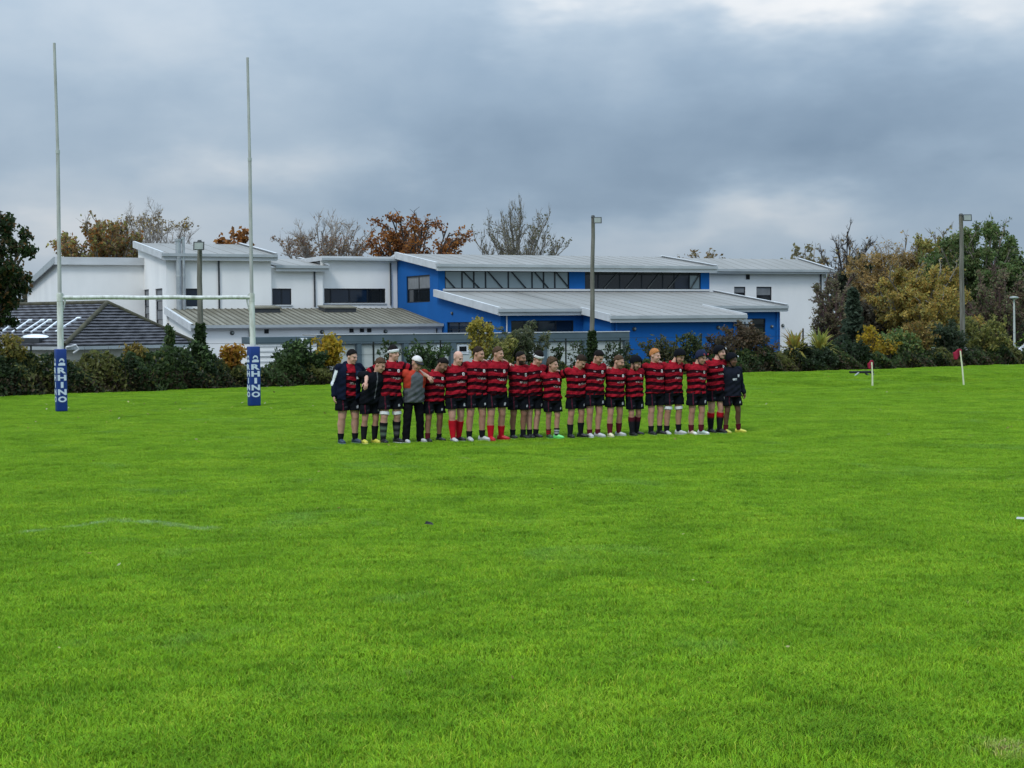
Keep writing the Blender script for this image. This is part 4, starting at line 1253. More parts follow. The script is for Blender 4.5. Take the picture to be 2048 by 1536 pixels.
def shrub(name, label, px, half_px, y_top, Y, palette, n=2500, leaf_size=.09, seed=0, stems=14, spiky=0.0, cat='shrub', y_bot=None, depth=.8, aspect=1.8, lean=0.5, bark='bark_dark'):
    """stems fanning from the foot, leaves along them"""
    r = np.random.default_rng(seed + 1000)
    x = xof(px, Y); gz = float(ground_z(x, Y)); H = zof(px, y_top, Y) - gz; R = half_px * Y / FPX
    root = empty(name, (x, Y, gz)); tag(root, label, cat)
    z0 = 0.0 if y_bot is None else max(zof(px, y_bot, Y) - gz, 0)
    tb = Tubes(); P = []
    for i in range(stems):
        az = i * 2.4 + r.uniform(-.3, .3); f = math.sqrt((i + .5) / stems)
        e = np.array([math.cos(az) * R * f, math.sin(az) * R * f * depth, z0 + (H - z0) * (1.02 - .5 * f ** 2 * r.uniform(.3, 1.2))])
        s = np.array([math.cos(az) * R * f * .15, math.sin(az) * R * f * .15, 0])
        m = s + (e - s) * .5 + np.array([0, 0, (H - z0) * .12])
        p = bez(s, m, e, 6); tb.add(p, .02, .006, 4); P.append(p)
        for k in range(5):
            a = p[r.integers(2, 6)]; b = a + unit(r.normal(0, 1, 3) + np.array([0, 0, lean])) * R * r.uniform(.2, .5)
            q = np.stack([a, (a + b) / 2 + r.normal(0, .03, 3), b]); tb.add(q, .009, .003, 3); P.append(q); P.append(q)
    np_mesh('stems', np.concatenate(tb.V), np.concatenate(tb.F), M[bark], root)
    w = np.array([1.0 if len(p) == 6 else .9 for p in P]) * r.uniform(.4, 1.5, len(P)); w /= w.sum()
    ii = r.choice(len(P), n, p=w); t = r.random(n)
    C = np.empty((n, 3))
    for k in range(n):
        p = P[ii[k]]; u = (.15 + .85 * t[k]) * (len(p) - 1); j = min(int(u), len(p) - 2); C[k] = p[j] + (p[j + 1] - p[j]) * (u - j)
    C += r.normal(0, leaf_size * .7 + .02 * R, (n, 3))
    C = C[C[:, 2] > max(z0 - .05, .02)]
    V, Fq = quads(C, leaf_size, aspect=aspect)
    np_mesh('foliage', V, Fq, M['leaf'], root, np.repeat(pick_tints(len(C), palette), 4, 0))
    return root


def spiky(label, px, half_px, y_top, Y, palette, seed, blades=70):
    r = np.random.default_rng(seed); x = xof(px, Y); gz = float(ground_z(x, Y)); H = zof(px, y_top, Y) - gz; R = half_px * Y / FPX
    root = empty('cordyline', (x, Y, gz)); tag(root, label, 'plant')
    h0 = H * .45
    m = MB(); m.tube([(0, 0, 0), (.03, 0, h0 * .6), (0, 0, h0)], [.08, .07, .06], 7); m.build('stem', M['bark'], root, True)
    V, Fq, T = [], [], []
    for i in range(blades):
        az = r.uniform(0, 6.28); el = r.uniform(-.15, 1.25); L = r.uniform(.85, 1.25) * (H - h0) / 1.0
        d = np.array([math.cos(az) * math.cos(el) * R / (H - h0), math.sin(az) * math.cos(el) * R / (H - h0), math.sin(el)]) * L
        s = unit(np.cross(d, [0, 0, 1.0]) + 1e-6) * .05; a = np.array([0, 0, h0]); mid = a + d * .55 + np.array([0, 0, .12 * L]); e = a + d + np.array([0, 0, -.10 * L * math.cos(el)])
        b = len(V); V += [a - s * .6, a + s * .6, mid + s, mid - s, e, e + s * .05]; Fq += [(b, b + 1, b + 2, b + 3), (b + 3, b + 2, b + 5, b + 4)]
        T += [np.array(palette[r.integers(len(palette))]) * r.uniform(.8, 1.2)] * 6
    np_mesh('foliage', V, Fq, M['leaf'], root, np.array(T))


def hedge_depth(px, off=0.0):
    """depth at which the photo column px crosses the hedge line pushed back by off"""
    d = dir_px(px, 700); k = d.x / d.y
    Y = 60.0
    for _ in range(30): Y = .5 * Y + .5 * (float(hedge_y(k * Y)) + off)
    return Y


def hedge():
    """one long unclipped hedge; height and colours change along it"""
    tops = [(-60, 708), (0, 707), (60, 706), (130, 712), (200, 706), (270, 708), (330, 700), (400, 704), (440, 712), (490, 728), (530, 730), (580, 722), (640, 726), (700, 738), (800, 738), (900, 736), (1000, 732), (1100, 734), (1200, 732), (1290, 726),
            (1350, 728), (1420, 716), (1480, 700), (1560, 700), (1620, 706), (1700, 706), (1800, 706), (1900, 700), (2048, 694), (2120, 694)]
    hx, hz = [], []
    for px, py in tops:
        Y = hedge_depth(px, .7); hx.append(xof(px, Y)); hz.append(zof(px, py, Y))
    x0, x1 = hx[0] - 8, hx[-1] + 6
    root = empty('hedge', (0, 0, 0)); tag(root, 'long rough mixed hedge along the far edge of the grass, green to brown', 'hedge')
    xs = np.linspace(x0, x1, 400); ys = hedge_y(xs)
    seg = np.hypot(np.diff(xs), np.diff(ys)); cum = np.concatenate([[0], np.cumsum(seg)])
    tot = cum[-1]

    def place(n, surf):
        s = rng.uniform(0, tot, n); x = np.interp(s, cum, xs); y = np.interp(s, cum, ys)
        top = np.interp(x, hx, hz)
        bumps = .16 * np.sin(s * 1.9) * np.sin(s * .73 + 1) + .10 * np.sin(s * 4.3 + .5) + .07 * np.sin(s * 9.1) + .05 * np.sin(s * 17.0)
        top = top + bumps - .05
        f = rng.random(n) ** (.95)
        z = f * top + .01
        half = .75 * (1 - .55 * f ** 3) + .12 * np.sin(s * 2.7 + 3 * f) + .10 * np.sin(s * 6.1 + 5 * f)
        dep = np.where(rng.random(n) < surf, -half + rng.exponential(.07, n), rng.uniform(-half, half))
        nx, ny = -.58, .81
        cx = x + nx * (dep + .72); cy = y + ny * (dep + .72)
        return np.stack([cx, cy, z], -1), s, f
    n = 90000
    C, s, f = place(n, .55)
    # colours: green near the bungalow, browner further along; clumps of each kind of shrub
    kind = np.sin(s * .9 + 2.2 * np.sin(s * .31)) + .5 * np.sin(s * 2.3 + f * 2.0) + rng.normal(0, .35, n)
    green = np.array([.042, .066, .022]); dark = np.array([.024, .038, .017]); olive = np.array([.095, .098, .030]); brown = np.array([.070, .052, .032]); grey = np.array([.085, .080, .060])
    along = s / tot
    T = np.where((kind > .35)[:, None], green, dark)
    T = np.where(((kind < -.75))[:, None], olive, T)
    br = (rng.random(n) < (.10 + .55 * np.clip((along - .5) / .25, 0, 1)) * np.clip(.35 + .6 * np.sin(s * 1.3 + 1.0) + (.4 - f) * .8, .05, 1))
    T = np.where(br[:, None], np.where((rng.random(n) < .3)[:, None], grey, brown), T)
    lowb = (f < .45) & (rng.random(n) < .35)
    T = np.where(lowb[:, None], brown * .8, T)
    T = T * rng.uniform(1.0, 2.2, (n, 1))
    acc = rng.random(n) < .035 * (1 + np.sin(s * 3.1)) * (f + .3)
    T = np.where(acc[:, None], np.array([.20, .19, .05]), T)
    V, Fq = quads(C, np.where(br, .075, .10), aspect=1.7)
    np_mesh('foliage', V, Fq, M['leaf'], root, np.repeat(T, 4, 0))
    # the woody heart of the hedge
    k = 200; ss = np.linspace(0, tot, k); cx = np.interp(ss, cum, xs); cy = np.interp(ss, cum, ys); tp = np.interp(cx, hx, hz) * .72 + .10 * np.sin(ss * 1.9) * np.sin(ss * .73 + 1)
    ring = []
    for a in range(k):
        for dep, zf in ((.45, 0), (.38 + .06 * math.sin(ss[a] * 5), .55), (.72, 1.0), (1.10, .5), (1.0, 0)):
            ring.append((cx[a] - .58 * dep, cy[a] + .81 * dep, max(tp[a] * zf, -.02)))
    Fc = [(a * 5 + j, a * 5 + j + 1, a * 5 + 6 + j, a * 5 + 5 + j) for a in range(k - 1) for j in range(4)]
    np_mesh('woody_core', ring, Fc, M['bark_dark'], root)
    tb = Tubes()
    C2, s2, f2 = place(1500, .35)
    for c, ff in zip(C2, f2):
        d = rng.normal(0, .22, 3); d[2] = abs(d[2]) + .3
        a = c * np.array([1, 1, .0]) + np.array([0, 0, max(c[2] - .5, 0)])
        tb.add(np.stack([a, (a + c) / 2 + rng.normal(0, .04, 3), c + d * .35]), .011, .005, 3)
    np_mesh('twigs', np.concatenate(tb.V), np.concatenate(tb.F), M['bark_dark'], root)


hedge()
HD = hedge_depth
shrub('yellow_shrub', 'bright yellow shrub on the hedge beside the navy-jacketed player', 655, 26, 680, HD(655, .9), YELLOW, 2200, .09, 41, y_bot=728)
shrub('laurel_shrub', 'dark green shrub between the white cabin and the yellow shrub', 594, 44, 692, HD(594, .9), GREEN[:1] + DARKG, 3800, .10, 42)
shrub('dogwood_shrub', 'copper-gold shrub in front of the dark doorway by the post pad', 462, 22, 698, HD(462, .8), [(.36, .18, .03), (.30, .13, .025), (.42, .25, .03)], 1500, .09, 43, y_bot=738)
shrub('yellow_shrub', 'tall pale yellow shrub in front of the blue hall side wall', 958, 26, 650, HD(958, 1.0), [(.36, .30, .06), (.44, .34, .06), (.26, .24, .06)], 2400, .08, 44, y_bot=716, lean=1.2)
shrub('willow_shrub', 'grey-green feathery shrub behind the crew-cut players', 1040, 52, 664, HD(1040, 1.1), [(.11, .125, .07), (.085, .10, .055), (.14, .14, .07)], 2900, .07, 45, y_bot=725, lean=1.2, aspect=3)
shrub('olive_shrub', 'olive shrub between the yellow and the grey-green shrubs', 1000, 36, 680, HD(1000, .9), OLIVE[:3], 1200, .08, 46, y_bot=730)
shrub('box_shrub', 'low dark shrub in front of the small white prefab windows', 852, 50, 696, HD(852, .9), GREEN[:1] + DARKG, 1300, .09, 47, y_bot=732)
shrub('sapling', 'thin dark sapling in front of a pale shutter near the prefab middle', 777, 22, 690, HD(777, 1.0), DARKG + [(.07, .075, .03)], 330, .08, 48, stems=6, y_bot=735, lean=1)
for px, hw, yt, sd, lb in ((1112, 14, 692, 49, 'spindly dark sapling in front of a pale shutter by the willow shrub'), (1152, 22, 690, 50, 'spindly dark sapling just short of the ivied middle pole'), (1222, 16, 688, 51, 'spindly dark sapling just past the ivied middle pole'), (1250, 20, 694, 52, 'twiggy dark sapling at the end of the grey prefab')):
    shrub('sapling', lb, px, hw, yt, HD(px, 1.0), DARKG + [(.06, .06, .03)], 330, .075, sd, stems=6, y_bot=738, lean=1)
shrub('mixed_shrub', 'loose olive shrub against the blue wall behind the ginger-haired player', 1322, 40, 684, HD(1322, 1.0), [(.085, .09, .04), (.06, .07, .03), (.11, .10, .045)], 1500, .075, 53, lean=1.2, aspect=2.5)
shrub('mixed_shrub', 'upright green shrub with a pale tip against the blue wall', 1382, 26, 674, HD(1382, 1.0), [(.07, .095, .035), (.11, .125, .05), (.05, .07, .03)], 1500, .075, 54, lean=1.2)
shrub('bramble_shrub', 'brown seedy shrub below the door of the blue hall', 1492, 54, 664, HD(1492, 1.1), [(.10, .065, .04), (.075, .06, .035), (.13, .10, .06), (.14, .09, .05)], 3400, .075, 55, lean=1.0, aspect=2.2)
shrub('bramble_shrub', 'grey-brown shrub behind the tall scrum-capped player', 1438, 30, 676, HD(1438, 1.0), [(.09, .06, .045), (.07, .06, .045), (.10, .08, .05)], 1900, .07, 56, lean=1.1, aspect=2.4)
shrub('holly_shrub', 'dense black-green shrub below the spiky yellow plants', 1612, 50, 700, HD(1612, .7), [(.030, .048, .024), (.042, .062, .03)], 4200, .085, 57)
shrub('laurel_shrub', 'dark green shrub at the foot of the annex corner', 1690, 46, 690, HD(1690, 1.0), [(.024, .042, .02), (.035, .055, .024)], 3600, .09, 58)
spiky('spiky yellow-green plant against the annex wall, nearer the blue hall', 1590, 46, 658, HD(1592, 1.0), [(.30, .26, .05), (.24, .24, .06), (.36, .22, .05)], 61, 80)
spiky('spiky yellow-green plant against the annex wall, nearer the annex corner', 1640, 46, 656, HD(1640, 1.0), [(.30, .30, .06), (.22, .25, .06), (.38, .33, .07)], 62, 90)
shrub('yellow_shrub', 'small golden shrub with a pointed top in front of the conifer', 1738, 22, 660, HD(1738, 1.0), YELLOW, 1000, .08, 63, y_bot=706, lean=1.0)
shrub('yellow_shrub', 'low golden branch of shrub lying along the hedge top', 1775, 24, 686, HD(1775, .9), YELLOW, 650, .08, 64, y_bot=706, lean=.2)
shrub('bramble_shrub', 'orange-leaved shrub under the broad golden tree', 1836, 34, 652, HD(1836, 1.3), [(.24, .14, .04), (.14, .12, .04), (.30, .22, .06)], 1700, .09, 65, y_bot=700)
shrub('privet_shrub', 'grey-green rounded shrub at the foot of the far floodlight pole', 1896, 42, 654, HD(1896, 1.2), [(.055, .075, .04), (.04, .06, .032)], 3000, .09, 66, y_bot=712)
shrub('hazel_shrub', 'wide olive-yellow shrub between the far pole and the street lamp', 1966, 56, 652, HD(1966, 1.2), OLIVE[:3] + [(.09, .10, .035)], 4600, .09, 67, y_bot=712, lean=.9)
shrub('elder_shrub', 'mid green shrub between the golden shrub and the far pole', 1700 + 98, 40, 672, HD(1798, 1.2), GREEN[:3] + OLIVE[:1], 2600, .09, 68, y_bot=715)
shrub('yellow_shrub', 'yellowing shrub at the hedge end below the bungalow', 12, 34, 682, HD(12, .8), [(.22, .18, .04), (.16, .15, .035), (.28, .20, .05)], 1800, .08, 69, y_bot=722)
shrub('dogwood_shrub', 'yellow-brown shrub on the hedge just left of the ivied pole', 266, 22, 694, HD(266, .8), [(.17, .14, .035), (.24, .17, .04)], 1000, .08, 70, y_bot=730)
shrub('laurel_shrub', 'dark shrub swelling round the foot of the ivied pole', 392, 32, 694, HD(392, .8), DARKG + GREEN[:1], 3600, .09, 71)


def far_woods():
    n = 26000
    X = rng.uniform(-95, 110, n); f = rng.random(n)
    top = 6.6 + 1.3 * np.sin(X * .21) + .9 * np.sin(X * .63 + 1) + .6 * np.sin(X * 1.7)
    C = np.stack([X, 186 + .42 * X * 0 + rng.normal(0, 2.2, n), -.95 + f * top], -1)
    V, Fq = quads(C, .55)
    o = np_mesh('far_woods', V, Fq, M['leaf'], None, np.repeat(pick_tints(n, [(.05, .06, .035), (.075, .065, .04), (.04, .05, .035)]), 4, 0))
    tag(o, 'distant band of dark woodland beyond the buildings', kind='stuff')


far_woods()
# ------------------------------------------------------------------ goal posts and pads
def goal():
    bl, br = on_ground(123, 822), on_ground(508.5, 811)
    root = empty('goal_posts', (0, 0, 0)); tag(root, 'weathered white rugby goal posts with a streaked crossbar', 'goal posts')
    pads = []
    d = (br - bl); d.z = 0; d.normalize()
    yaw = math.atan2(d.y, d.x)
    cb = []
    for b, (mx, my), (tx, ty), top_r in ((bl, (119.5, 595), (108.5, 86), .038), (br, (503.5, 595), (495, 115), .038)):
        mid = at_depth(mx, my, b.y); mid2 = at_depth(mx - 4, my - 290 if b is bl else my - 275, b.y); top = at_depth(tx, ty, b.y)
        m = MB(); m.tube([b + Vector((0, 0, -.3)), b, mid + Vector((0, 0, -.25)), mid + Vector((0, 0, .12))], [.088, .088, .078, .072], 14)
        m.build('lower_post', M['post_white'], root, True)
        m = MB(); m.tube([mid + Vector((0, 0, .12)), mid2], [.052, .048], 12); m.build('upright', M['upright_grey'], root, True)
        m = MB(); m.tube([mid2 - Vector((0, 0, .03)), mid2 + Vector((0, 0, .06))], .056, 12); m.build('joint_sleeve', M['galv'], root, True)
        m = MB(); m.tube([mid2 + Vector((0, 0, .06)), top], [.040, .036], 10); m.build('upright_tip', M['upright_grey'], root, True)
        m = MB(); m.tube([mid + Vector((0, 0, -.10)), mid + Vector((0, 0, .10))], .082, 14); m.build('socket_collar', M['post_white'], root, True)
        cb.append(mid)
        pads.append(b)
    e = (cb[1] - cb[0]).normalized()
    m = MB(); n = 11
    pts = [cb[0].lerp(cb[1], i / (n - 1)) + Vector((0, 0, -.006 * math.sin(i * 1.9) * (0 < i < n - 1))) for i in range(n)]
    pts[0] += e * .05; pts[-1] -= e * .05
    m.tube(pts, .055, 12); m.build('crossbar', M['post_white'], root, True)
    for c, sg in ((cb[0], 1), (cb[1], -1)):
        m = MB(); m.tube([c + e * sg * .07 + Vector((0, 0, .12)), c + e * sg * .13 + Vector((0, 0, .02)), c + e * sg * .13 + Vector((0, 0, -.10)), c + e * sg * .085 + Vector((0, 0, -.36))], [.012, .03, .03, .012], 6)
        m.build('bracket', M['galv'], root, True)
    for b, lb, hw in ((pads[0], 'blue padded sleeve lettered RHINO round the post beside the tiled bungalow', .138), (pads[1], 'blue padded sleeve lettered RHINO round the post in front of the white cabin', .150)):
        pad(b, yaw + math.radians(5), lb, hw)


def text_mesh(ch, w, h, depth, name, mat, parent, loc, rot):
    cu = bpy.data.curves.new('letter', 'FONT'); cu.body = ch; cu.size = 1; cu.extrude = 0; cu.offset = .045; cu.resolution_u = 3
    o = bpy.data.objects.new('letter', cu); COL.objects.link(o)
    bpy.context.view_layer.update()
    dg = bpy.context.evaluated_depsgraph_get()
    me = bpy.data.meshes.new_from_object(o.evaluated_get(dg))
    bpy.data.objects.remove(o); bpy.data.curves.remove(cu)
    v = np.array([x.co for x in me.vertices]); lo, hi = v.min(0), v.max(0)
    v = (v - (lo + hi) / 2) / (hi - lo + 1e-6); v[:, 0] *= w; v[:, 1] *= h; v[:, 2] = 0
    for x, c in zip(me.vertices, v): x.co = c
    me.materials.clear(); me.materials.append(mat)
    o = bpy.data.objects.new(name, me); COL.objects.link(o); o.parent = parent
    o.location = loc; o.rotation_euler = rot
    return o


def pad(b, yaw, label, hw):
    H = 1.64
    root = empty('post_pad', (b.x, b.y, b.z), yaw); tag(root, label, 'post pad', 'blue pads round the goal posts')
    r = .035
    # rounded square prism, slightly plumper in the middle
    ring = []
    for cx, cy, a0 in ((1, 1, 0), (-1, 1, 90), (-1, -1, 180), (1, -1, 270)):
        for k in range(5):
            a = math.radians(a0 + k * 22.5); ring.append((cx * (hw - r) + r * math.cos(a), cy * (hw - r) + r * math.sin(a)))
    zs = [0, .02, .3, .8, 1.3, H - .02, H]; sc = [.97, 1, 1.0, 1.012, 1.0, 1.0, .96]
    v, f = [], []; n = len(ring)
    for z, s in zip(zs, sc): v += [(x * s, y * s, z) for x, y in ring]
    for i in range(len(zs) - 1):
        for k in range(n): f.append((i * n + k, i * n + (k + 1) % n, (i + 1) * n + (k + 1) % n, (i + 1) * n + k))
    f.append(tuple(reversed(range(n)))); f.append(tuple(range((len(zs) - 1) * n, len(zs) * n)))
    mesh_obj('sleeve', v, f, M['pad_blue'], root, True)
    for (nx, ny, rot) in ((0, -1, (math.pi / 2, 0, 0)), (-1, 0, (math.pi / 2, 0, -math.pi / 2))):
        off = hw * 1.012 + .004
        loc = lambda z: (nx * off, ny * off, z)
        for i, ch in enumerate('RHINO'):
            z = 1.075 - i * .190
            text_mesh(ch, (.245 if ch != 'I' else .075) * hw / .150, .155, 0, 'letter', M['pad_white'], root, loc(z), rot)
        # emblem: horned arc over a bar
        vv, ff = [], []
        N_ = 14
        for i in range(N_):
            a = math.radians(-25 + 215 * i / (N_ - 1)); w = .030 * math.sin(math.pi * (i + .8) / (N_ + .6)) + .006
            for rr in (.068 - w, .068 + w * .4): vv.append((rr * math.cos(a) * hw / .155, rr * math.sin(a) + .045, 0))
        for i in range(N_ - 1): ff.append((2 * i, 2 * i + 1, 2 * i + 3, 2 * i + 2))
        k = len(vv); s = hw / .155
        vv += [(-.10 * s, -.065, 0), (.10 * s, -.065, 0), (.10 * s, -.005, 0), (.045 * s, .012, 0), (-.045 * s, .012, 0), (-.10 * s, -.02, 0)]; ff.append(tuple(range(k, k + 6)))
        o = mesh_obj('emblem', vv, ff, M['pad_white'], root); o.location = loc(1.27); o.rotation_euler = rot
        m = MB()
    m = MB(); m.tube([(hw * .8, hw * 1.0, .06), (hw * .8, hw * 1.0, H - .06)], .008, 5); m.build('seam', M['pad_white'], root)


goal()


# ------------------------------------------------------------------ floodlight poles, lamp, fence, flags, frame on the grass
def light_pole(px, y_base_guess, px_top, y_top, off, r, label, lamp_dx, ivy=0.0, scale=1.0, seed=0):
    Y = HD(px, off)
    base = at_depth(px, 700, Y); base.z = float(ground_z(base.x, Y)); top = at_depth(px_top, y_top, Y)
    root = empty('floodlight_pole', base); tag(root, label, 'light pole', 'wooden poles carrying floodlights')
    t = top - base
    m = MB(); k = 9
    pts = [t * (i / (k - 1)) + Vector((.012 * math.sin(i * 1.7 + seed), .01 * math.cos(i * 2.3), 0)) for i in range(k)]
    m.tube(pts, [r * (1.12 - .34 * i / (k - 1)) for i in range(k)], 10); m.build('pole', M['wood_pole'], root, True)
    s = Y / FPX
    # arm and lamp head facing the pitch
    hx = lamp_dx * s; hz = t.z - .16
    m = MB(); m.tube([t + Vector((0, -.02, -.12)), t + Vector((hx * .5, -.16, -.05)), t + Vector((hx, -.28, -.10))], .026, 6); m.build('lamp_arm', M['lamp_metal'], root, True)
    c = t + Vector((hx, -.34, -.16)); w, h, d = .17 * scale, .13 * scale, .09
    m = MB()
    m.hexa([c + Vector((-w, -d, -h)), c + Vector((w, -d, -h)), c + Vector((w * .8, d, -h * .6)), c + Vector((-w * .8, d, -h * .6))], [c + Vector((-w, -d + .06, h)), c + Vector((w, -d + .06, h)), c + Vector((w * .8, d, h * .8)), c + Vector((-w * .8, d, h * .8))])
    lamp = m.build('floodlight', M['lamp_metal'], root)
    m = MB(); a = .78
    m.hexa([c + Vector((-w * a, -d - .004, -h * a)), c + Vector((w * a, -d - .004, -h * a)), c + Vector((w * a, -d + .052, h * a)), c + Vector((-w * a, -d + .052, h * a))],
           [c + Vector((-w * a, -d - .016, -h * a)), c + Vector((w * a, -d - .016, -h * a)), c + Vector((w * a, -d + .04, h * a)), c + Vector((-w * a, -d + .04, h * a))])
    m.build('lens', M['lamp_glass'], lamp)
    m = MB(); m.tube([t + Vector((0, 0, -.02)), t + Vector((0, 0, .07))], [r * .95, r * .6], 8); m.build('pole_cap', M['lamp_metal'], root)
    if ivy:
        n = int(1500 * ivy); rr = np.random.default_rng(seed + 5)
        z = rr.random(n) ** 1.5 * ivy; az = rr.uniform(0, 6.28, n); rad = r + .01 + rr.exponential(.05, n) * (1.15 - z / ivy) * 1.7
        C = np.stack([np.cos(az) * rad + t.x / t.z * z, np.sin(az) * rad, z], -1)
        V, Fq = quads(C, .085)
        np_mesh('ivy', V, Fq, M['leaf'], root, np.repeat(pick_tints(n, DARKG), 4, 0))


light_pole(400, 700, 399, 484, 1.1, .105, 'short floodlight pole swathed in ivy beside the near goal', 3, 2.3, 1.15, 1)
light_pole(1183, 700, 1186, 434, 1.3, .098, 'tall floodlight pole in the middle of the blue hall', 8, 1.9, 1.0, 2)
light_pole(1926, 700, 1922, 430, 1.0, .125, 'tall floodlight pole among the autumn trees', 8, 0, 1.25, 3)


def street_lamp():
    Y = 88.0; b = at_depth(2029, 690, Y); b.z = float(ground_z(b.x, Y)); t = at_depth(2028, 597, Y) - b
    root = empty('street_lamp', b); tag(root, 'slim grey street lamp with a flat pale head at the end of the hedge', 'street lamp')
    m = MB(); m.tube([(0, 0, 0), (0, 0, t.z * .35), t], [.085, .07, .05], 8); m.build('column', M['galv'], root, True)
    m = MB(); m.tube([t + Vector((0, 0, -.04)), t + Vector((0, 0, .02)), t + Vector((0, 0, .10)), t + Vector((0, 0, .13))], [.10, .27, .22, .05], 12); m.build('lamp_head', M['lamp_glass'], root, True)


street_lamp()


def mesh_fence():
    root = empty('mesh_fence', (0, 0, 0)); tag(root, 'thin dark wire fence whose posts stick up behind the hedge', 'fence')
    pts = []
    for px in (60, 250, 470, 620, 746, 880, 1010, 1131, 1240, 1353, 1402, 1500, 1606, 1720, 1850, 1980, 2110):
        Y = HD(px, 1.75); x = xof(px, Y); z = float(ground_z(x, Y)); pts.append(Vector((x, Y, z)))
        h = zof(px, {746: 688, 1353: 669, 1402: 667, 1606: 657}.get(px, 690), Y) - z
        h = min(max(h, 1.6), 2.6)
        m = MB(); p = Vector((x, Y, z)); m.tube([p, p + Vector((0, 0, h))], .036, 6); m.build('fence_post', M['black_frame'], root)
    for k in (.6, 1.1, 1.6):
        m = MB(); m.tube([p + Vector((0, 0, k)) for p in pts], .008, 4); m.build('wire', M['black_frame'], root)


mesh_fence()


def flag(px_b, py_b, px_t, py_t, label, fl_w, fl_h):
    b = on_ground(px_b, py_b); t = at_depth(px_t, py_t, b.y) - b
    b.z = float(ground_z(b.x, b.y)) - .05; t.z += .05
    root = empty('corner_flag', b); tag(root, label, 'corner flag', 'red corner flags on pale poles')
    m = MB(); m.tube([(0, 0, 0), t * .5 + Vector((.01, 0, 0)), t], [.030, .028, .026], 8); m.build('pole', M['flag_pole'], root, True)
    # cloth hanging in folds to one side of the pole
    v, f = [], []; nx, nz = 8, 6
    for i in range(nx + 1):
        for j in range(nz + 1):
            u, w = i / nx, j / nz
            v.append((t.x + .05 - fl_w * u * (1 - .15 * w), .05 * math.sin(u * 7) * (.3 + w), t.z + .04 - fl_h * w - .22 * fl_h * u ** 1.5 + .04 * math.sin(u * 5 + w)))
    for i in range(nx):
        for j in range(nz):
            a = i * (nz + 1) + j; f.append((a, a + nz + 1, a + nz + 2, a + 1))
    k = len(v)
    o = mesh_obj('cloth', v, f, M['flag_red'], root, True)
    sm = o.modifiers.new('thick', 'SOLIDIFY'); sm.thickness = .012


flag(1745, 773.5, 1743.5, 722, 'short leaning corner flag beside the black frame on the grass', .20, .20)
flag(1928, 770.5, 1920.5, 699, 'taller leaning corner flag standing apart on the open grass', .30, .27)


def tackle_frame():
    a = on_ground(1693, 757); c = on_ground(1720, 756)
    root = empty('tackle_frame', (c.x, c.y, float(ground_z(c.x, c.y)))); tag(root, 'low black metal frame with a pale strut lying on the grass', 'training frame')
    root.rotation_euler = (0, 0, math.radians(6))
    L = 50 / (FPX / c.y)
    m = MB(); m.box(-L * .4, L * .52, -.14, .14, .14, .22); m.build('top_plate', M['black_frame'], root)
    m = MB(); m.box(L * .16, L * .80, -.5, -.36, .0, .07); m.build('ground_bar', M['black_frame'], root)
    for x in (L * .22, L * .46):
        m = MB(); m.tube([(x, -.4, .04), (x, 0, .15)], .04, 6); m.build('leg', M['black_frame'], root)
    m = MB(); m.tube([(-L * .40, -.42, .02), (-L * .08, -.1, .17)], .035, 6); m.build('strut', M['lamp_glass'], root)


tackle_frame()


def parked_car():
    """only its roof and glass clear the hedge"""
    Y = 92.0; c = at_depth(2052, 690, Y); gz = float(ground_z(c.x, Y))
    root = empty('parked_car', (c.x + 1.0, Y, gz), math.radians(8)); tag(root, 'white car just visible over the hedge below the street lamp', 'car')
    z = zof(2040, 679, Y) - gz
    s = z / 1.45
    prof = [(-2.1, .35), (-2.1, .75), (-1.95, .92), (-1.2, .98), (-.55, 1.40), (.9, 1.45), (1.65, 1.05), (2.05, .95), (2.1, .4)]
    v = [(x, y, zz * s) for y in (-.85, .85) for x, zz in prof]; n = len(prof)
    f = [tuple(range(n)), tuple(reversed(range(n, 2 * n)))] + [(i, n + i, n + (i + 1) % n, (i + 1) % n) for i in range(n)]
    mesh_obj('body', v, f, M['car_paint'], root)
    m = MB(); m.hexa([(-1.0, -.856, 1.0 * s), (1.45, -.856, 1.0 * s), (1.45, -.852, 1.0 * s), (-1.0, -.852, 1.0 * s)], [(-.5, -.856, 1.34 * s), (.85, -.856, 1.38 * s), (.85, -.852, 1.38 * s), (-.5, -.852, 1.34 * s)])
    m.build('side_window', M['glass'], root)
    for x in (-1.3, 1.3):
        m = MB(); m.tube([(x, -.87, .32), (x, -.65, .32)], .32, 14); m.build('wheel', M['black_vent'], root)


parked_car()


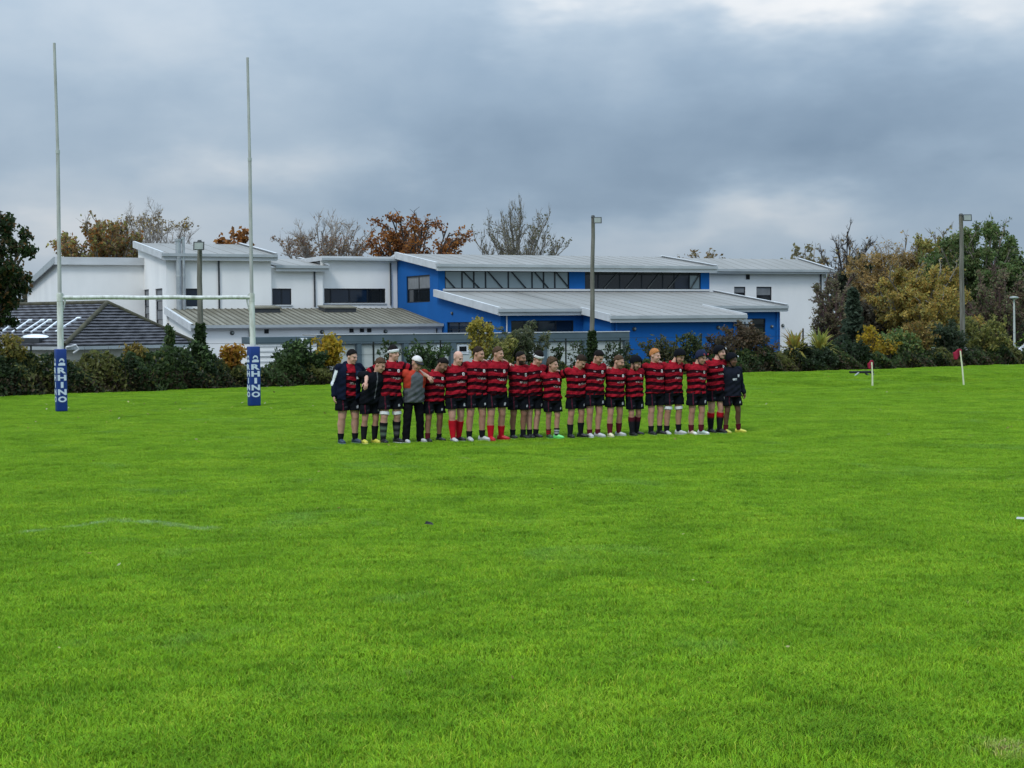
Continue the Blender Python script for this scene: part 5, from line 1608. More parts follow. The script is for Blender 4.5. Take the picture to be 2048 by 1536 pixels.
def fallen_leaves():
    n = 140
    r = np.random.default_rng(77)
    P = []
    while len(P) < n:
        Y = r.uniform(9, 62) if r.random() < .75 else r.uniform(40, 60); x = r.uniform(-.36, .36) * Y
        if x > -2 and r.random() < .5: continue
        if Y < float(hedge_y(x)) - .3: P.append((x, Y, float(ground_z(x, Y)) + .045))
    C = np.array(P)
    V, Fq = quads(C, np.clip(.014 + C[:, 1] * .0010, .014, .055), up_bias=3.0)
    o = np_mesh('fallen_leaves', V, Fq, M['leaf'], None, np.repeat(pick_tints(n, [(.42, .36, .10), (.55, .50, .22), (.32, .22, .06), (.16, .09, .04), (.6, .58, .35)]), 4, 0))
    tag(o, 'small pale autumn leaves scattered over the grass', kind='stuff')
    p = on_ground(858, 1051); p.z = float(ground_z(p.x, p.y)) + .05
    m = MB(); m.hexa([(-.05, -.02, 0), (.045, -.025, -.01), (.05, .02, -.01), (-.04, .025, 0)], [(-.03, -.01, .03), (.035, -.012, .012), (.03, .01, .014), (-.03, .012, .028)])
    o = m.build('mud_clod', M['black_frame'], None); o.location = p
    tag(o, 'small black clod lying on the bright grass in the middle distance', 'clod')
    p = on_ground(2042, 1042); p.z = float(ground_z(p.x, p.y)) + .055
    m = MB(); m.hexa([(-.05, -.012, -.01), (.06, -.015, -.015), (.06, .01, -.015), (-.05, .012, -.01)], [(-.04, -.01, .01), (.055, -.012, .004), (.05, .01, .004), (-.04, .01, .01)])
    o = m.build('paper_scrap', M['sign'], None); o.location = p
    tag(o, 'white scrap of paper lying on the grass', 'scrap')


fallen_leaves()
# ------------------------------------------------------------------ people
PYAW = math.radians(24)
CY, SY = math.cos(PYAW), math.sin(PYAW)


def A3(*v): return np.array(v, dtype=float)


def rot_head(yaw, pitch, roll):
    y, p, r = map(math.radians, (yaw, pitch, roll))
    return np.array(Matrix.Rotation(y, 3, 'Z') @ Matrix.Rotation(p, 3, 'X') @ Matrix.Rotation(r, 3, 'Y'))


class Blob:
    """overlapping closed shapes that are later fused into one skin"""
    def __init__(s): s.V, s.F, s.n = [], [], 0
    def add(s, V, F): s.V.append(np.asarray(V, float)); s.F += [tuple(i + s.n for i in f) for f in F]; s.n += len(V)
    def rings(s, rings):
        """rings: list of n x 3 arrays, closed with caps"""
        n = len(rings[0]); V = np.concatenate(rings); F = []
        for i in range(len(rings) - 1):
            for k in range(n): F.append((i * n + k, i * n + (k + 1) % n, (i + 1) * n + (k + 1) % n, (i + 1) * n + k))
        F.append(tuple(reversed(range(n)))); F.append(tuple(range((len(rings) - 1) * n, len(rings) * n)))
        s.add(V, F)
    def cone(s, a, b, ra, rb, n=10):
        a, b = np.asarray(a, float), np.asarray(b, float)
        t = b - a; L = np.linalg.norm(t)
        if L < 1e-5: return
        t /= L; ref = A3(0, 0, 1) if abs(t[2]) < .9 else A3(0, 1, 0)
        u = np.cross(t, ref); u /= np.linalg.norm(u); w = np.cross(t, u)
        ang = np.arange(n) * 2 * np.pi / n; c = np.cos(ang)[:, None] * u + np.sin(ang)[:, None] * w
        R = [a - t * ra * math.sin(x) + c * ra * math.cos(x) for x in (1.35, .8, .35)] + [a + c * ra, b + c * rb] + [b + t * rb * math.sin(x) + c * rb * math.cos(x) for x in (.35, .8, 1.35)]
        s.rings(R)
    def ell(s, c, r, R=np.eye(3), n=12, m=8):
        c = np.asarray(c, float); rr = []
        for i in range(m):
            th = math.pi * (i + .5) / m; a = np.arange(n) * 2 * np.pi / n
            p = np.stack([np.cos(a) * math.sin(th) * r[0], np.sin(a) * math.sin(th) * r[1], np.full(n, -math.cos(th) * r[2])], -1)
            rr.append(c + p @ np.asarray(R).T)
        s.rings(rr)
    def raw(s, name):
        me = bpy.data.meshes.new(name); me.from_pydata([tuple(v) for v in np.concatenate(s.V)], [], s.F); me.update()
        return me


JOBS = []


def fuse(blob, voxel, smooth, done):
    """queue a blob: fused by a voxel remesh, smoothed; done(V, F) gets the result"""
    o = bpy.data.objects.new('fuse_tmp', blob.raw('fuse_tmp')); COL.objects.link(o)
    r = o.modifiers.new('r', 'REMESH'); r.mode = 'VOXEL'; r.voxel_size = voxel
    s = o.modifiers.new('s', 'SMOOTH'); s.iterations = smooth; s.factor = .5
    JOBS.append((o, done))


def run_jobs():
    bpy.context.view_layer.update()
    dg = bpy.context.evaluated_depsgraph_get()
    for o, done in JOBS:
        ev = o.evaluated_get(dg); me = ev.to_mesh()
        V = np.empty(len(me.vertices) * 3, np.float32); me.vertices.foreach_get('co', V)
        n = len(me.polygons); lt = np.empty(n, np.int32); me.polygons.foreach_get('loop_total', lt)
        lv = np.empty(len(me.loops), np.int32); me.loops.foreach_get('vertex_index', lv)
        Fq = lv.reshape(-1, 4) if (lt == 4).all() else None
        if Fq is None:
            st = np.concatenate([[0], np.cumsum(lt)[:-1]]); Fq = np.array([[lv[a], lv[a + 1], lv[a + 2], lv[a + (3 if t > 3 else 2)]] for a, t in zip(st, lt)])
        V = V.reshape(-1, 3).astype(float).copy(); ev.to_mesh_clear()
        done(V, Fq)
    for o, _ in JOBS:
        me = o.data; bpy.data.objects.remove(o); bpy.data.meshes.remove(me)
    JOBS.clear()


def shirt_material():
    m, N, L, P = new_mat('hooped_shirt')
    P.inputs['Roughness'].default_value = .9; P.inputs['Specular IOR Level'].default_value = .06

    def attr(n):
        a = N.new('ShaderNodeAttribute'); a.attribute_name = n; return a.outputs['Fac']

    def mth(op, a, b=None, c=None):
        x = N.new('ShaderNodeMath'); x.operation = op
        for i, v in enumerate((a, b, c)):
            if v is None: continue
            if isinstance(v, (int, float)): x.inputs[i].default_value = v
            else: L.new(v, x.inputs[i])
        return x.outputs[0]

    def mix(a, b, f):
        x = N.new('ShaderNodeMix'); x.data_type = 'RGBA'
        for s, v in ((6, a), (7, b)):
            if isinstance(v, tuple): x.inputs[s].default_value = (*v, 1)
            else: L.new(v, x.inputs[s])
        L.new(f, x.inputs[0]) if not isinstance(f, float) else setattr(x.inputs[0], 'default_value', f)
        return x.outputs[2]
    hoop, side, front = attr('hoop'), attr('side'), attr('front')
    tc = N.new('ShaderNodeTexCoord')
    n = N.new('ShaderNodeTexNoise'); n.inputs['Scale'].default_value = 9; n.inputs['Detail'].default_value = 3; L.new(tc.outputs['Object'], n.inputs['Vector'])
    h = mth('ADD', hoop, mth('MULTIPLY', mth('SUBTRACT', n.outputs['Fac'], .5), .045))
    ph = mth('FRACT', mth('DIVIDE', mth('SUBTRACT', h, .122), .137))
    r = N.new('ShaderNodeValToRGB'); L.new(ph, r.inputs[0]); e = r.color_ramp.elements
    red, dk = (.265, .009, .019), (.014, .003, .005)
    e[0].position, e[0].color = .0, (*dk, 1); e[1].position, e[1].color = 1.0, (*red, 1)
    for p, c in ((.10, dk), (.38, (.022, .003, .006)), (.50, (.070, .005, .011)), (.55, (.27, .008, .019)), (.63, (.38, .018, .030)), (.69, red), (.96, (.27, .007, .017))):
        x = e.new(p); x.color = (*c, 1)
    body = mix(r.outputs[0], (.265, .009, .018), mth('LESS_THAN', h, .118))
    n2 = N.new('ShaderNodeTexNoise'); n2.inputs['Scale'].default_value = 16; n2.inputs['Detail'].default_value = 4; L.new(tc.outputs['Object'], n2.inputs['Vector'])
    mr = N.new('ShaderNodeMapRange'); L.new(n2.outputs['Fac'], mr.inputs['Value']); mr.inputs['From Min'].default_value = .3; mr.inputs['From Max'].default_value = .7; mr.inputs['To Min'].default_value = .72; mr.inputs['To Max'].default_value = 1.2
    vs = N.new('ShaderNodeVectorMath'); vs.operation = 'SCALE'; L.new(body, vs.inputs[0]); L.new(mr.outputs[0], vs.inputs['Scale'])

    def patch(cx, cy, rx, ry):
        a = mth('DIVIDE', mth('SUBTRACT', side, cx), rx); b = mth('DIVIDE', mth('SUBTRACT', hoop, cy), ry)
        d = mth('ADD', mth('POWER', mth('ABSOLUTE', a), 4.0), mth('POWER', mth('ABSOLUTE', b), 4.0))
        return mth('MULTIPLY', mth('LESS_THAN', d, 1.0), mth('GREATER_THAN', front, .25))
    c = mix(vs.outputs[0], (.62, .60, .58), patch(.088, .165, .022, .032))
    c = mix(c, (.25, .10, .12), mth('MULTIPLY', patch(.088, .165, .012, .018), .8))
    c = mix(c, (.40, .30, .32), mth('MULTIPLY', patch(-.075, .165, .022, .009), .7))
    n3 = N.new('ShaderNodeTexNoise'); n3.inputs['Scale'].default_value = 60; n3.inputs['Detail'].default_value = 2
    L.new(tc.outputs['Object'], n3.inputs['Vector'])
    sp = mth('MULTIPLY', patch(.045, .318, .085, .020), mth('GREATER_THAN', n3.outputs['Fac'], .50))
    c = mix(c, (.42, .38, .36), mth('MULTIPLY', sp, .75))
    L.new(c, P.inputs['Base Color'])
    b = N.new('ShaderNodeBump'); b.inputs['Strength'].default_value = .8; b.inputs['Distance'].default_value = .03
    L.new(n2.outputs['Fac'], b.inputs['Height']); L.new(b.outputs[0], P.inputs['Normal'])
    return m


M['shirt'] = shirt_material()
BLACKC = (.006, .007, .010); NAVYC = (.006, .009, .022)
SKIN = {'pale': (.56, .325, .245), 'fair': (.48, .265, .19), 'tan': (.38, .20, .135), 'olive': (.27, .140, .090), 'brown': (.13, .066, .042)}
HAIRC = {'black': (.012, .010, .010), 'dark': (.030, .020, .015), 'brown': (.075, .045, .028), 'ginger': (.42, .17, .06), 'grey': (.2, .19, .18)}
TORSO = [(.46, .135, .112), (.52, .172, .126), (.58, .166, .124), (.64, .164, .122), (.70, .182, .130), (.76, .192, .128), (.80, .186, .108), (.825, .135, .088), (.845, .075, .070)]
SHIRT = [(.492, .198, .156), (.52, .200, .158), (.56, .192, .152), (.62, .186, .148), (.68, .196, .152), (.735, .208, .152), (.78, .210, .138), (.812, .178, .112), (.835, .110, .090), (.850, .080, .078)]


class Person:
    def __init__(s, d):
        s.d = d; s.sc = 1.0
        p1, p2 = on_ground(d['f1'][0], d['f1'][1] + 3.0, -.015), on_ground(d['f2'][0], d['f2'][1] + 3.0, -.015)
        s.O = (p1 + p2) / 2
        if 'back' in d: s.O = s.O
        s.gz = float(ground_z(s.O.x, s.O.y)) + .012; s.O.z = s.gz
        s.f = [s.loc(p1), s.loc(p2)]
        for q in s.f: q[2] = 0
        ht = at_depth(d['hx'], d['top'], s.O.y - .05)
        h = s.loc(ht)
        ya, pi, ro = d['look']
        s.Rh = rot_head(ya, pi, ro)
        sp = math.sin(math.radians(pi))
        extra = {'scrum': .022, 'cap': .012, 'hair': .012, 'curly': .026, 'band': .034}.get(d['hair'][0], 0)
        s.hs = d.get('hs', 1.06)
        s.hc = A3(h[0], 0, h[2] - .124 * s.hs - extra)
        s.nb = A3(h[0] * .55 + d.get('sx', 0), d.get('ly', 0), s.hc[2] - (.158 - .055 * sp) * s.hs)
        s.hc[1] = s.nb[1] - .028 - .105 * sp
        s.hc[0] = h[0]
        s.H = s.nb[2] / .845; s.k = s.H / 1.8; s.b = d.get('bulk', 1.0) * (.55 + .45 * s.k)
        s.pel = A3(s.nb[0] * .25, .01, 0)
        s.sh = [s.nb + A3(sg * .178 * s.b, .012, -.062 * s.k) for sg in (-1, 1)]

    def loc(s, p):
        d = p - s.O; return A3(d.x * CY + d.y * SY, -d.x * SY + d.y * CY, p.z - s.O.z)
    def wld(s, q): return Vector((s.O.x + q[0] * CY - q[1] * SY, s.O.y + q[0] * SY + q[1] * CY, s.O.z + q[2]))
    def spine(s, f):
        t = (f - .46) / (.845 - .46); p = s.pel + (s.nb - s.pel) * t
        p[2] = f * s.H; return p


def ik(S, T, la, lb, pole):
    S, T, pole = map(lambda v: np.asarray(v, float), (S, T, pole))
    d = T - S; L = np.linalg.norm(d); mx = (la + lb) * .985
    if L > mx: T = S + d / L * mx; d = T - S; L = mx
    t = d / L; p = pole - t * pole.dot(t); p /= np.linalg.norm(p) + 1e-9
    x = (la * la - lb * lb + L * L) / (2 * L); h = math.sqrt(max(la * la - x * x, 0))
    return S + t * x + p * h, T


def hand_shape(W, fd, nrm, side, k, curl=.35):
    """palm, four unequal bent fingers and a thumb leaving the side of the palm"""
    fd = unit(np.asarray(fd, float)); nrm = np.asarray(nrm, float); nrm = unit(nrm - fd * nrm.dot(fd)); lat = np.cross(nrm, fd) * side
    b = Blob(); R = np.stack([lat, nrm, fd], -1)
    b.ell(W + fd * .045 * k, (.041 * k, .017 * k, .056 * k), R, 10, 7)
    b.cone(W - fd * .02 * k, W + fd * .03 * k, .027 * k, .026 * k, 8)
    for i, (off, ln) in enumerate(((-.028, .060), (-.009, .072), (.010, .067), (.027, .052))):
        p0 = W + (fd * .075 + lat * off) * k; c = curl * (1 + .12 * i)
        d1 = fd * math.cos(c) + nrm * math.sin(c); d2 = fd * math.cos(2.1 * c) + nrm * math.sin(2.1 * c)
        p1 = p0 + d1 * ln * .55 * k; p2 = p1 + d2 * ln * .5 * k
        b.cone(p0, p1, .0098 * k, .0088 * k, 6); b.cone(p1, p2, .0088 * k, .0074 * k, 6)
    t0 = W + (fd * .03 - lat * .034) * k; t1 = t0 + (fd * .032 - lat * .026 + nrm * .012) * k; t2 = t1 + (fd * .030 - lat * .004 + nrm * .012) * k
    b.cone(t0, t1, .013 * k, .0105 * k, 6); b.cone(t1, t2, .0105 * k, .008 * k, 6)
    return b


def head_shell(P, radii, center, line, color, name, mat, lump=.0, lumpf=1.0, thick=0.0, nph=40, nth=24, seed=0):
    """a cap of hair or cloth over the skull; line(front) gives the lowest kept height of the unit direction"""
    V, keep = [], []
    for i in range(nth + 1):
        th = math.pi * .86 * i / nth
        for j in range(nph):
            ph = 2 * math.pi * j / nph
            d = A3(math.sin(th) * math.cos(ph), math.sin(th) * math.sin(ph), math.cos(th))
            g = 1 + lump * mnoise.noise(Vector(d * 4.0 * lumpf) + Vector((seed, 0, 0))) + lump * .6 * mnoise.noise(Vector(d * 11.0 * lumpf) + Vector((0, seed, 0)))
            lo = line(-d[1], d[0])
            if d[2] < lo + .12: g *= 1 - .05 * min(1, (lo + .12 - d[2]) / .12) if thick == 0 else 1
            V.append(A3(*center) + d * A3(*radii) * g); keep.append(d[2] >= lo)
    F = []
    for i in range(nth):
        for j in range(nph):
            q = (i * nph + j, i * nph + (j + 1) % nph, (i + 1) * nph + (j + 1) % nph, (i + 1) * nph + j)
            if sum(keep[x] for x in q) >= 3: F.append(tuple(reversed(q)))
    V = np.array(V) * P.hs @ P.Rh.T + P.hc
    used = sorted({i for f in F for i in f}); mp = {a: b for b, a in enumerate(used)}
    F = [tuple(mp[i] for i in f) for f in F]; V = V[used]
    o = mesh_obj(name, V, F, mat, P.root, True)
    set_tint(o.data, np.tile(np.array(color), (len(V), 1)))
    sm = o.modifiers.new('t', 'SOLIDIFY'); sm.thickness = thick or .008; sm.offset = -1 if thick == 0 else 0
    return o


def flat_tint(o, c):
    set_tint(o.data, np.tile(np.array(c, dtype=float), (len(o.data.vertices), 1))); return o


def hpt(P, x, y, z): return P.hc + P.Rh @ (A3(x, y, z) * P.hs)


def build_head_gear(P):
    d = P.d; kind, col = d['hair'][0], d['hair'][1]
    c = HAIRC.get(col, col)
    hair_line = lambda f, x: (-.36 + .86 * f ** .7) if f > 0 else (-.36 + .26 * f)
    if kind in ('hair', 'band', 'curly'):
        head_shell(P, {'hair': (.083, .104, .106), 'band': (.088, .110, .128)}.get(kind, (.092, .110, .118)), (0, .010, .026), hair_line, c, 'hair', M['hair'], .07 if kind != 'curly' else .13, 1.0, seed=sum(map(ord, d['label'])) % 50)
    if kind == 'short':
        head_shell(P, (.0805, .100, .0965), (0, .010, .026), lambda f, x: (-.30 + .80 * f ** .7) if f > 0 else (-.30 + .30 * f), c, 'hair', M['hair'], .03, seed=3)
    if kind == 'band':
        V, F = [], []
        n = 30
        for z, g in ((.012, 1.05), (.022, 1.09), (.056, 1.10), (.066, 1.06)):
            for j in range(n):
                a = 2 * math.pi * j / n
                w = math.sqrt(max(1 - ((z - .03) / .105) ** 2, .1))
                V.append(hpt(P, .083 * w * g * math.cos(a), .008 + .105 * w * g * math.sin(a), z - .016 * math.sin(a)))
        for i in range(3):
            for j in range(n): F.append((i * n + j, i * n + (j + 1) % n, (i + 1) * n + (j + 1) % n, (i + 1) * n + j))
        o = mesh_obj('headband', V, F, M['cloth'], P.root, True); flat_tint(o, (.64, .63, .63)); o.modifiers.new('t', 'SOLIDIFY').thickness = .006
    if kind == 'scrum':
        o = head_shell(P, (.097, .117, .112), (0, .008, .022), lambda f, x: (-.30 + .75 * f) if f > .3 else (-.62 + .62 * max(f, 0) * 2.0), c, 'scrum_cap', M['cloth'], .03, 1.6, .012)
        m = MB(); m.tube([hpt(P, -.088, -.02, -.05), hpt(P, -.070, -.045, -.105), hpt(P, 0, -.060, -.138), hpt(P, .070, -.045, -.105), hpt(P, .088, -.02, -.05)], .010, 6)
        flat_tint(m.build('chin_strap', M['cloth'], P.root, True), c)
        if d.get('cap_mark'):
            m = MB(); m.tube([hpt(P, .050, -.098, .075), hpt(P, .051, -.104, .077)], .020, 8); flat_tint(m.build('cap_badge', M['cloth'], P.root), (.75, .76, .8))
        if d.get('cap_red'):
            for sx in (-.04, .05):
                m = MB(); m.tube([hpt(P, sx, -.098, .072), hpt(P, sx * 1.3, -.085, .100)], .014, 6); flat_tint(m.build('cap_stripe', M['cloth'], P.root), (.28, .05, .07))
    if kind == 'cap':
        head_shell(P, (.090, .110, .108), (0, .010, .026), lambda f, x: .30 + .08 * f if f > 0 else .30 + .3 * f, c, 'cap', M['cloth'], .01, 1, .006)
        V, F = [], []
        for i in range(9):
            a = math.radians(200 + 140 * i / 8)
            for r_, z in ((1.0, .060), (1.0 + .62 * math.sin(math.pi * (i + .7) / 9.4), .046)):
                V.append(hpt(P, .086 * math.cos(a) * min(r_, 1.1), .010 + .108 * math.sin(a) * r_, z))
        for i in range(8): F.append((2 * i, 2 * i + 1, 2 * i + 3, 2 * i + 2))
        o = mesh_obj('cap_peak', V, F, M['cloth'], P.root, True); flat_tint(o, (.03, .03, .035)); o.modifiers.new('t', 'SOLIDIFY').thickness = .006


def boot(P, i, foot, ang, col, sole):
    k = P.k; R = np.array(Matrix.Rotation(ang, 3, 'Z'))
    prof = [(-.080, .020, .045), (-.066, .034, .085), (-.015, .041, .112), (.035, .042, .090), (.095, .047, .066), (.150, .044, .052), (.188, .024, .034)]
    V, F = [], []; n = 10
    for dd, w, h in prof:
        for j in range(n):
            a = 2 * math.pi * j / n; z = .016 + h * (.5 + .5 * math.sin(a)) if math.sin(a) > -.4 else .014
            V.append(foot + R @ (A3(w * math.cos(a), -dd, z) * k))
    for q in range(len(prof) - 1):
        for j in range(n): F.append((q * n + j, q * n + (j + 1) % n, (q + 1) * n + (j + 1) % n, (q + 1) * n + j))
    F += [tuple(reversed(range(n))), tuple(range((len(prof) - 1) * n, len(prof) * n))]
    o = mesh_obj('boot', V, F, M['boot'], P.root, True)
    t = np.tile(np.array(col, float), (len(V), 1))
    if P.d.get('boot2'):
        for q in (0, 1, 5, 6): t[q * n:(q + 1) * n] = P.d['boot2']
    set_tint(o.data, t)
    V, F = [], []
    for z in (.0, .018):
        for dd, w, h in prof: V.append(foot + R @ (A3(w * 1.07, -dd * 1.02, z) * k))
        for dd, w, h in reversed(prof): V.append(foot + R @ (A3(-w * 1.07, -dd * 1.02, z) * k))
    m_ = len(prof) * 2
    F = [tuple(reversed(range(m_))), tuple(range(m_, 2 * m_))] + [(j, (j + 1) % m_, m_ + (j + 1) % m_, m_ + j) for j in range(m_)]
    q = mesh_obj('sole', V, F, M['boot'], o); flat_tint(q, sole)


def dress(P):
    """queues body and garments of one person"""
    d = P.d; k, b, H = P.k, P.b, P.H
    P.root = empty('person', (P.O.x, P.O.y, P.O.z), PYAW)
    tag(P.root, d['label'], 'person', 'rugby team standing arm in arm')
    skin = np.array(SKIN[d['skin']]); legskin = skin * np.array([.84, .79, .77])
    ring_a = np.arange(20) * 2 * np.pi / 20

    def torso_rings(prof, grow=1.0, add=0.0):
        out = []
        for f, rx, ry in prof:
            c = P.spine(f)
            belly = d.get('belly', 0) * math.exp(-((f - .60) / .06) ** 2)
            ca, sa = np.cos(ring_a), np.sin(ring_a)
            X = np.sign(ca) * np.abs(ca) ** .85 * (rx * b * grow + add); Y = np.sign(sa) * np.abs(sa) ** .9 * (ry * b * grow + add)
            Y = np.where(Y < 0, Y * (1 + belly), Y)
            out.append(np.stack([c[0] + X, c[1] + Y, np.full(20, c[2])], -1))
        return out
    # skeleton: legs
    hips = [P.spine(.52) + A3(sg * .088 * b, 0, -.01) for sg in (-1, 1)]
    legs = []
    for i in (0, 1):
        an = P.f[i] + A3(0, .015, .085 * k)
        kn = hips[i] + (an - hips[i]) * .50 + A3((-.012, .012)[i] * k, -.035 * k, 0)
        cf = kn + (an - kn) * .34 + A3(0, .022 * k, 0)
        legs.append((hips[i], kn, cf, an))
    lw = d.get('leg', 1.0) * (.5 + .5 * b)
    # arms
    P.arms = []
    for i, sg in ((0, -1), (1, 1)):
        S = P.sh[i]; la, lb = .168 * H, .150 * H
        kind = d['arms'][i]; nb_ = P.nbr[i]
        up = A3(0, 0, .0)
        if kind == 'hang':
            T = S + A3(sg * .12, -.03, -.298 * H); pole = A3(sg * .4, 1, 0); fd = A3(0, -.12, -1); nr = A3(-sg, -.2, 0)
        else:
            fs = nb_.sh[i]
            loc = lambda q: P.loc(nb_.wld(q))
            up = A3(sg * -.004, .01, .002)
            if kind == 'over':
                T = loc(fs + A3(sg * -.02, .045, .085)); pole = A3(0, 1, -.1); fd = A3(sg * .75, -.65, -.35); nr = A3(0, -.3, -1)
            elif kind == 'front':
                T = loc(fs + d.get('front%d' % i, A3(sg * .015, -.14, -.09))); pole = A3(sg * .35, 1.1, .55); fd = A3(sg * .1, -.25, -1); nr = A3(0, 1, -.2)
            else:
                T = loc(nb_.nb + A3(sg * .02, .185, -.20)); pole = A3(0, 1, .1); fd = A3(sg, .05, -.05); nr = A3(0, -1, 0)
        S = S + up
        E, W = ik(S, T, la, lb, pole)
        if kind in ('front', 'hang'): fd = unit(.55 * unit(W - E) + .45 * unit(fd))
        P.arms.append((S, E, W, fd, nr))
    # ---------------- body
    B = Blob(); B.rings(torso_rings(TORSO))
    B.cone(P.nb + A3(0, .01, -.05), P.hc + P.Rh @ A3(0, .02, -.04), .064 * b, .058 * (.5 + .5 * b), 12)
    Rh, hc, hs = P.Rh, P.hc, P.hs
    el = lambda c, r: B.ell(hpt(P, *c), A3(*r) * hs, Rh, 16, 12)
    el((0, .012, .030), (.077, .098, .092)); el((0, -.028, -.035), (.064, .070, .088)); el((0, -.040, -.090), (.046, .048, .036))
    el((0, -.084, .018), (.052, .018, .012)); el((-.036, -.068, -.038), (.024, .022, .022)); el((.036, -.068, -.038), (.024, .022, .022))
    el((0, -.092, -.074), (.025, .012, .012)); el((0, -.084, -.108), (.020, .016, .014))
    for sx in (-.078, .078): el((sx, .012, -.012), (.014, .022, .032))
    B.cone(hpt(P, 0, -.094, .008), hpt(P, 0, -.112, -.034), .011 * hs, .016 * hs, 8)
    for i in (0, 1):
        h, kn, cf, an = legs[i]
        B.cone(h, kn, .112 * lw * k, .066 * lw * k, 12); B.cone(kn, cf, .060 * lw * k, .069 * lw * k, 12); B.cone(cf, cf + (an - cf) * .45, .067 * lw * k, .052 * lw * k, 12); B.cone(cf + (an - cf) * .45, an, .052 * lw * k, .040 * k, 12)
        B.cone(an, P.f[i] + A3(0, .015, .055) * k, .040 * k, .030 * k, 8)
        S, E, W, fd, nr = P.arms[i]
        B.cone(S, S + (E - S) * .5, .062 * b, .055 * b, 12); B.cone(S + (E - S) * .5, E, .054 * b, .044 * b, 12)
        B.cone(E, E + (W - E) * .35, .045 * b, .045 * b, 10); B.cone(E + (W - E) * .35, W, .044 * b, .029 * (.5 + .5 * b), 10)

    def body_done(V, F):
        T = np.tile(skin, (len(V), 1))
        q = (V - P.hc) @ P.Rh / P.hs
        hc_ = np.array(HAIRC.get(d.get('brow', 'dark'), (.03, .02, .015)))
        fr = q[:, 1] < -.055
        inh = (np.abs(q) < .16).all(1)
        ax = np.abs(q[:, 0])
        low = V[:, 2] < .5 * H
        T[low] = legskin
        kn = np.zeros(len(V))
        for i in (0, 1): kn += np.exp(-((V - legs[i][1]) ** 2).sum(1) / .07 ** 2)
        T *= 1 - .14 * np.clip(kn, 0, 1)[:, None] * np.array([.6, 1, 1])
        cheek = np.exp(-(((ax - .04) / .022) ** 2 + ((q[:, 2] + .035) / .022) ** 2)) * fr * inh
        T = T * (1 - cheek[:, None] * np.array([.02, .16, .16]))
        def put(mask, col, a=1.0): T[mask] = T[mask] * (1 - a) + np.array(col) * a
        if d.get('beard'):
            bm = inh & ((q[:, 2] < -.048) & (q[:, 1] < .0) & ~((ax < .02) & (np.abs(q[:, 2] + .078) < .010) & (q[:, 1] < -.085)) & (q[:, 2] > -.150))
            put(bm, hc_, d['beard'])
            put(inh & fr & (ax < .03) & (q[:, 2] < -.050) & (q[:, 2] > -.068), hc_, min(1, d['beard'] + .1))
        if d.get('tache'): put(inh & fr & (ax < .034) & (q[:, 2] < -.048) & (q[:, 2] > -.070), (.10, .06, .04), .9)
        put(inh & fr & (ax > .010) & (ax < .052) & (q[:, 2] > .012) & (q[:, 2] < .025), hc_, .75)
        put(inh & fr & ((((ax - .031) / .015) ** 2 + ((q[:, 2] + .004) / .009) ** 2) < 1), (.05, .035, .03), .85)
        put(inh & fr & (ax < .024) & (np.abs(q[:, 2] + .078) < .006), (.30, .11, .10), .7)
        if d['hair'][0] == 'bald': put(inh & (q[:, 2] > .0) & (q[:, 1] > -.02) & (q[:, 2] < .07), np.array(skin) * .8, .6)
        vs, fs, n = [V], [F], len(V)
        tt = [T]
        for i in (0, 1):
            S, E, W, fd, nr = P.arms[i]
            hb = hand_shape(W, fd, nr, (-1, 1)[i], k * 1.02, .35 if d['arms'][i] != 'over' else .55)
            hv = np.concatenate(hb.V)
            quad = [f for f in hb.F if len(f) == 4]; caps = [f for f in hb.F if len(f) > 4]
            for c in caps:                                  # fan the caps into quads
                for a in range(1, len(c) - 2, 2): quad.append((c[0], c[a], c[a + 1], c[a + 2]))
            vs.append(hv); fs.append(np.array(quad) + n); n += len(hv); tt.append(np.tile(skin * np.array([1.0, .93, .92]), (len(hv), 1)))
        np_mesh('body', np.concatenate(vs), np.concatenate(fs), M['skin'], P.root, np.concatenate(tt), True)
    fuse(B, .0125, 3, body_done)
    # ---------------- upper garment
    top = d.get('top', 'shirt')
    def sleeves(B_, frac, r0, r1):
        for S, E, W, fd, nr in P.arms:
            if frac <= 1: B_.cone(S, S + (E - S) * frac, r0, r1, 14)
            else:
                B_.cone(S, E, r0, r1 * 1.05, 14); B_.cone(E, E + (W - E) * (frac - 1), r1 * 1.05, r1 * .82, 14)

    def folds(V, amp=.006, seed=0.0):
        s = np.sin(V[:, 2] * 31 + V[:, 0] * 17 + seed) * np.sin(V[:, 0] * 23 - V[:, 2] * 9 + seed * 1.7) + .6 * np.sin(V[:, 2] * 57 - V[:, 0] * 38 + seed * 2.3)
        w = .4 + .9 * np.clip((.72 * H - V[:, 2]) / (.2 * H), 0, 1)
        c = np.stack([np.interp(V[:, 2], [.4 * H, .845 * H], [P.pel[0], P.nb[0]]), np.interp(V[:, 2], [.4 * H, .845 * H], [P.pel[1], P.nb[1]])], -1)
        dv = V[:, :2] - c; dv /= np.linalg.norm(dv, axis=1)[:, None] + 1e-6
        V[:, :2] += dv * (s * amp * w)[:, None]
        return V

    def arm_param(V):
        """distance along each arm and away from it; the nearer arm"""
        best_t = np.zeros(len(V)); best_d = np.full(len(V), 9.0)
        for S, E, W, fd, nr in P.arms:
            a = E - S; L = np.linalg.norm(a); t = ((V - S) @ a) / L; t2 = np.clip(t, 0, L); dd = np.linalg.norm(V - (S + a / L * t2[:, None]), axis=1)
            b2 = W - E; L2 = np.linalg.norm(b2); u = ((V - E) @ b2) / L2; u2 = np.clip(u, 0, L2); d2 = np.linalg.norm(V - (E + b2 / L2 * u2[:, None]), axis=1)
            tt = np.where(d2 < dd, L + u2, t); dm = np.minimum(dd, d2)
            m_ = dm < best_d; best_t = np.where(m_, tt, best_t); best_d = np.where(m_, dm, best_d)
        return best_t, best_d
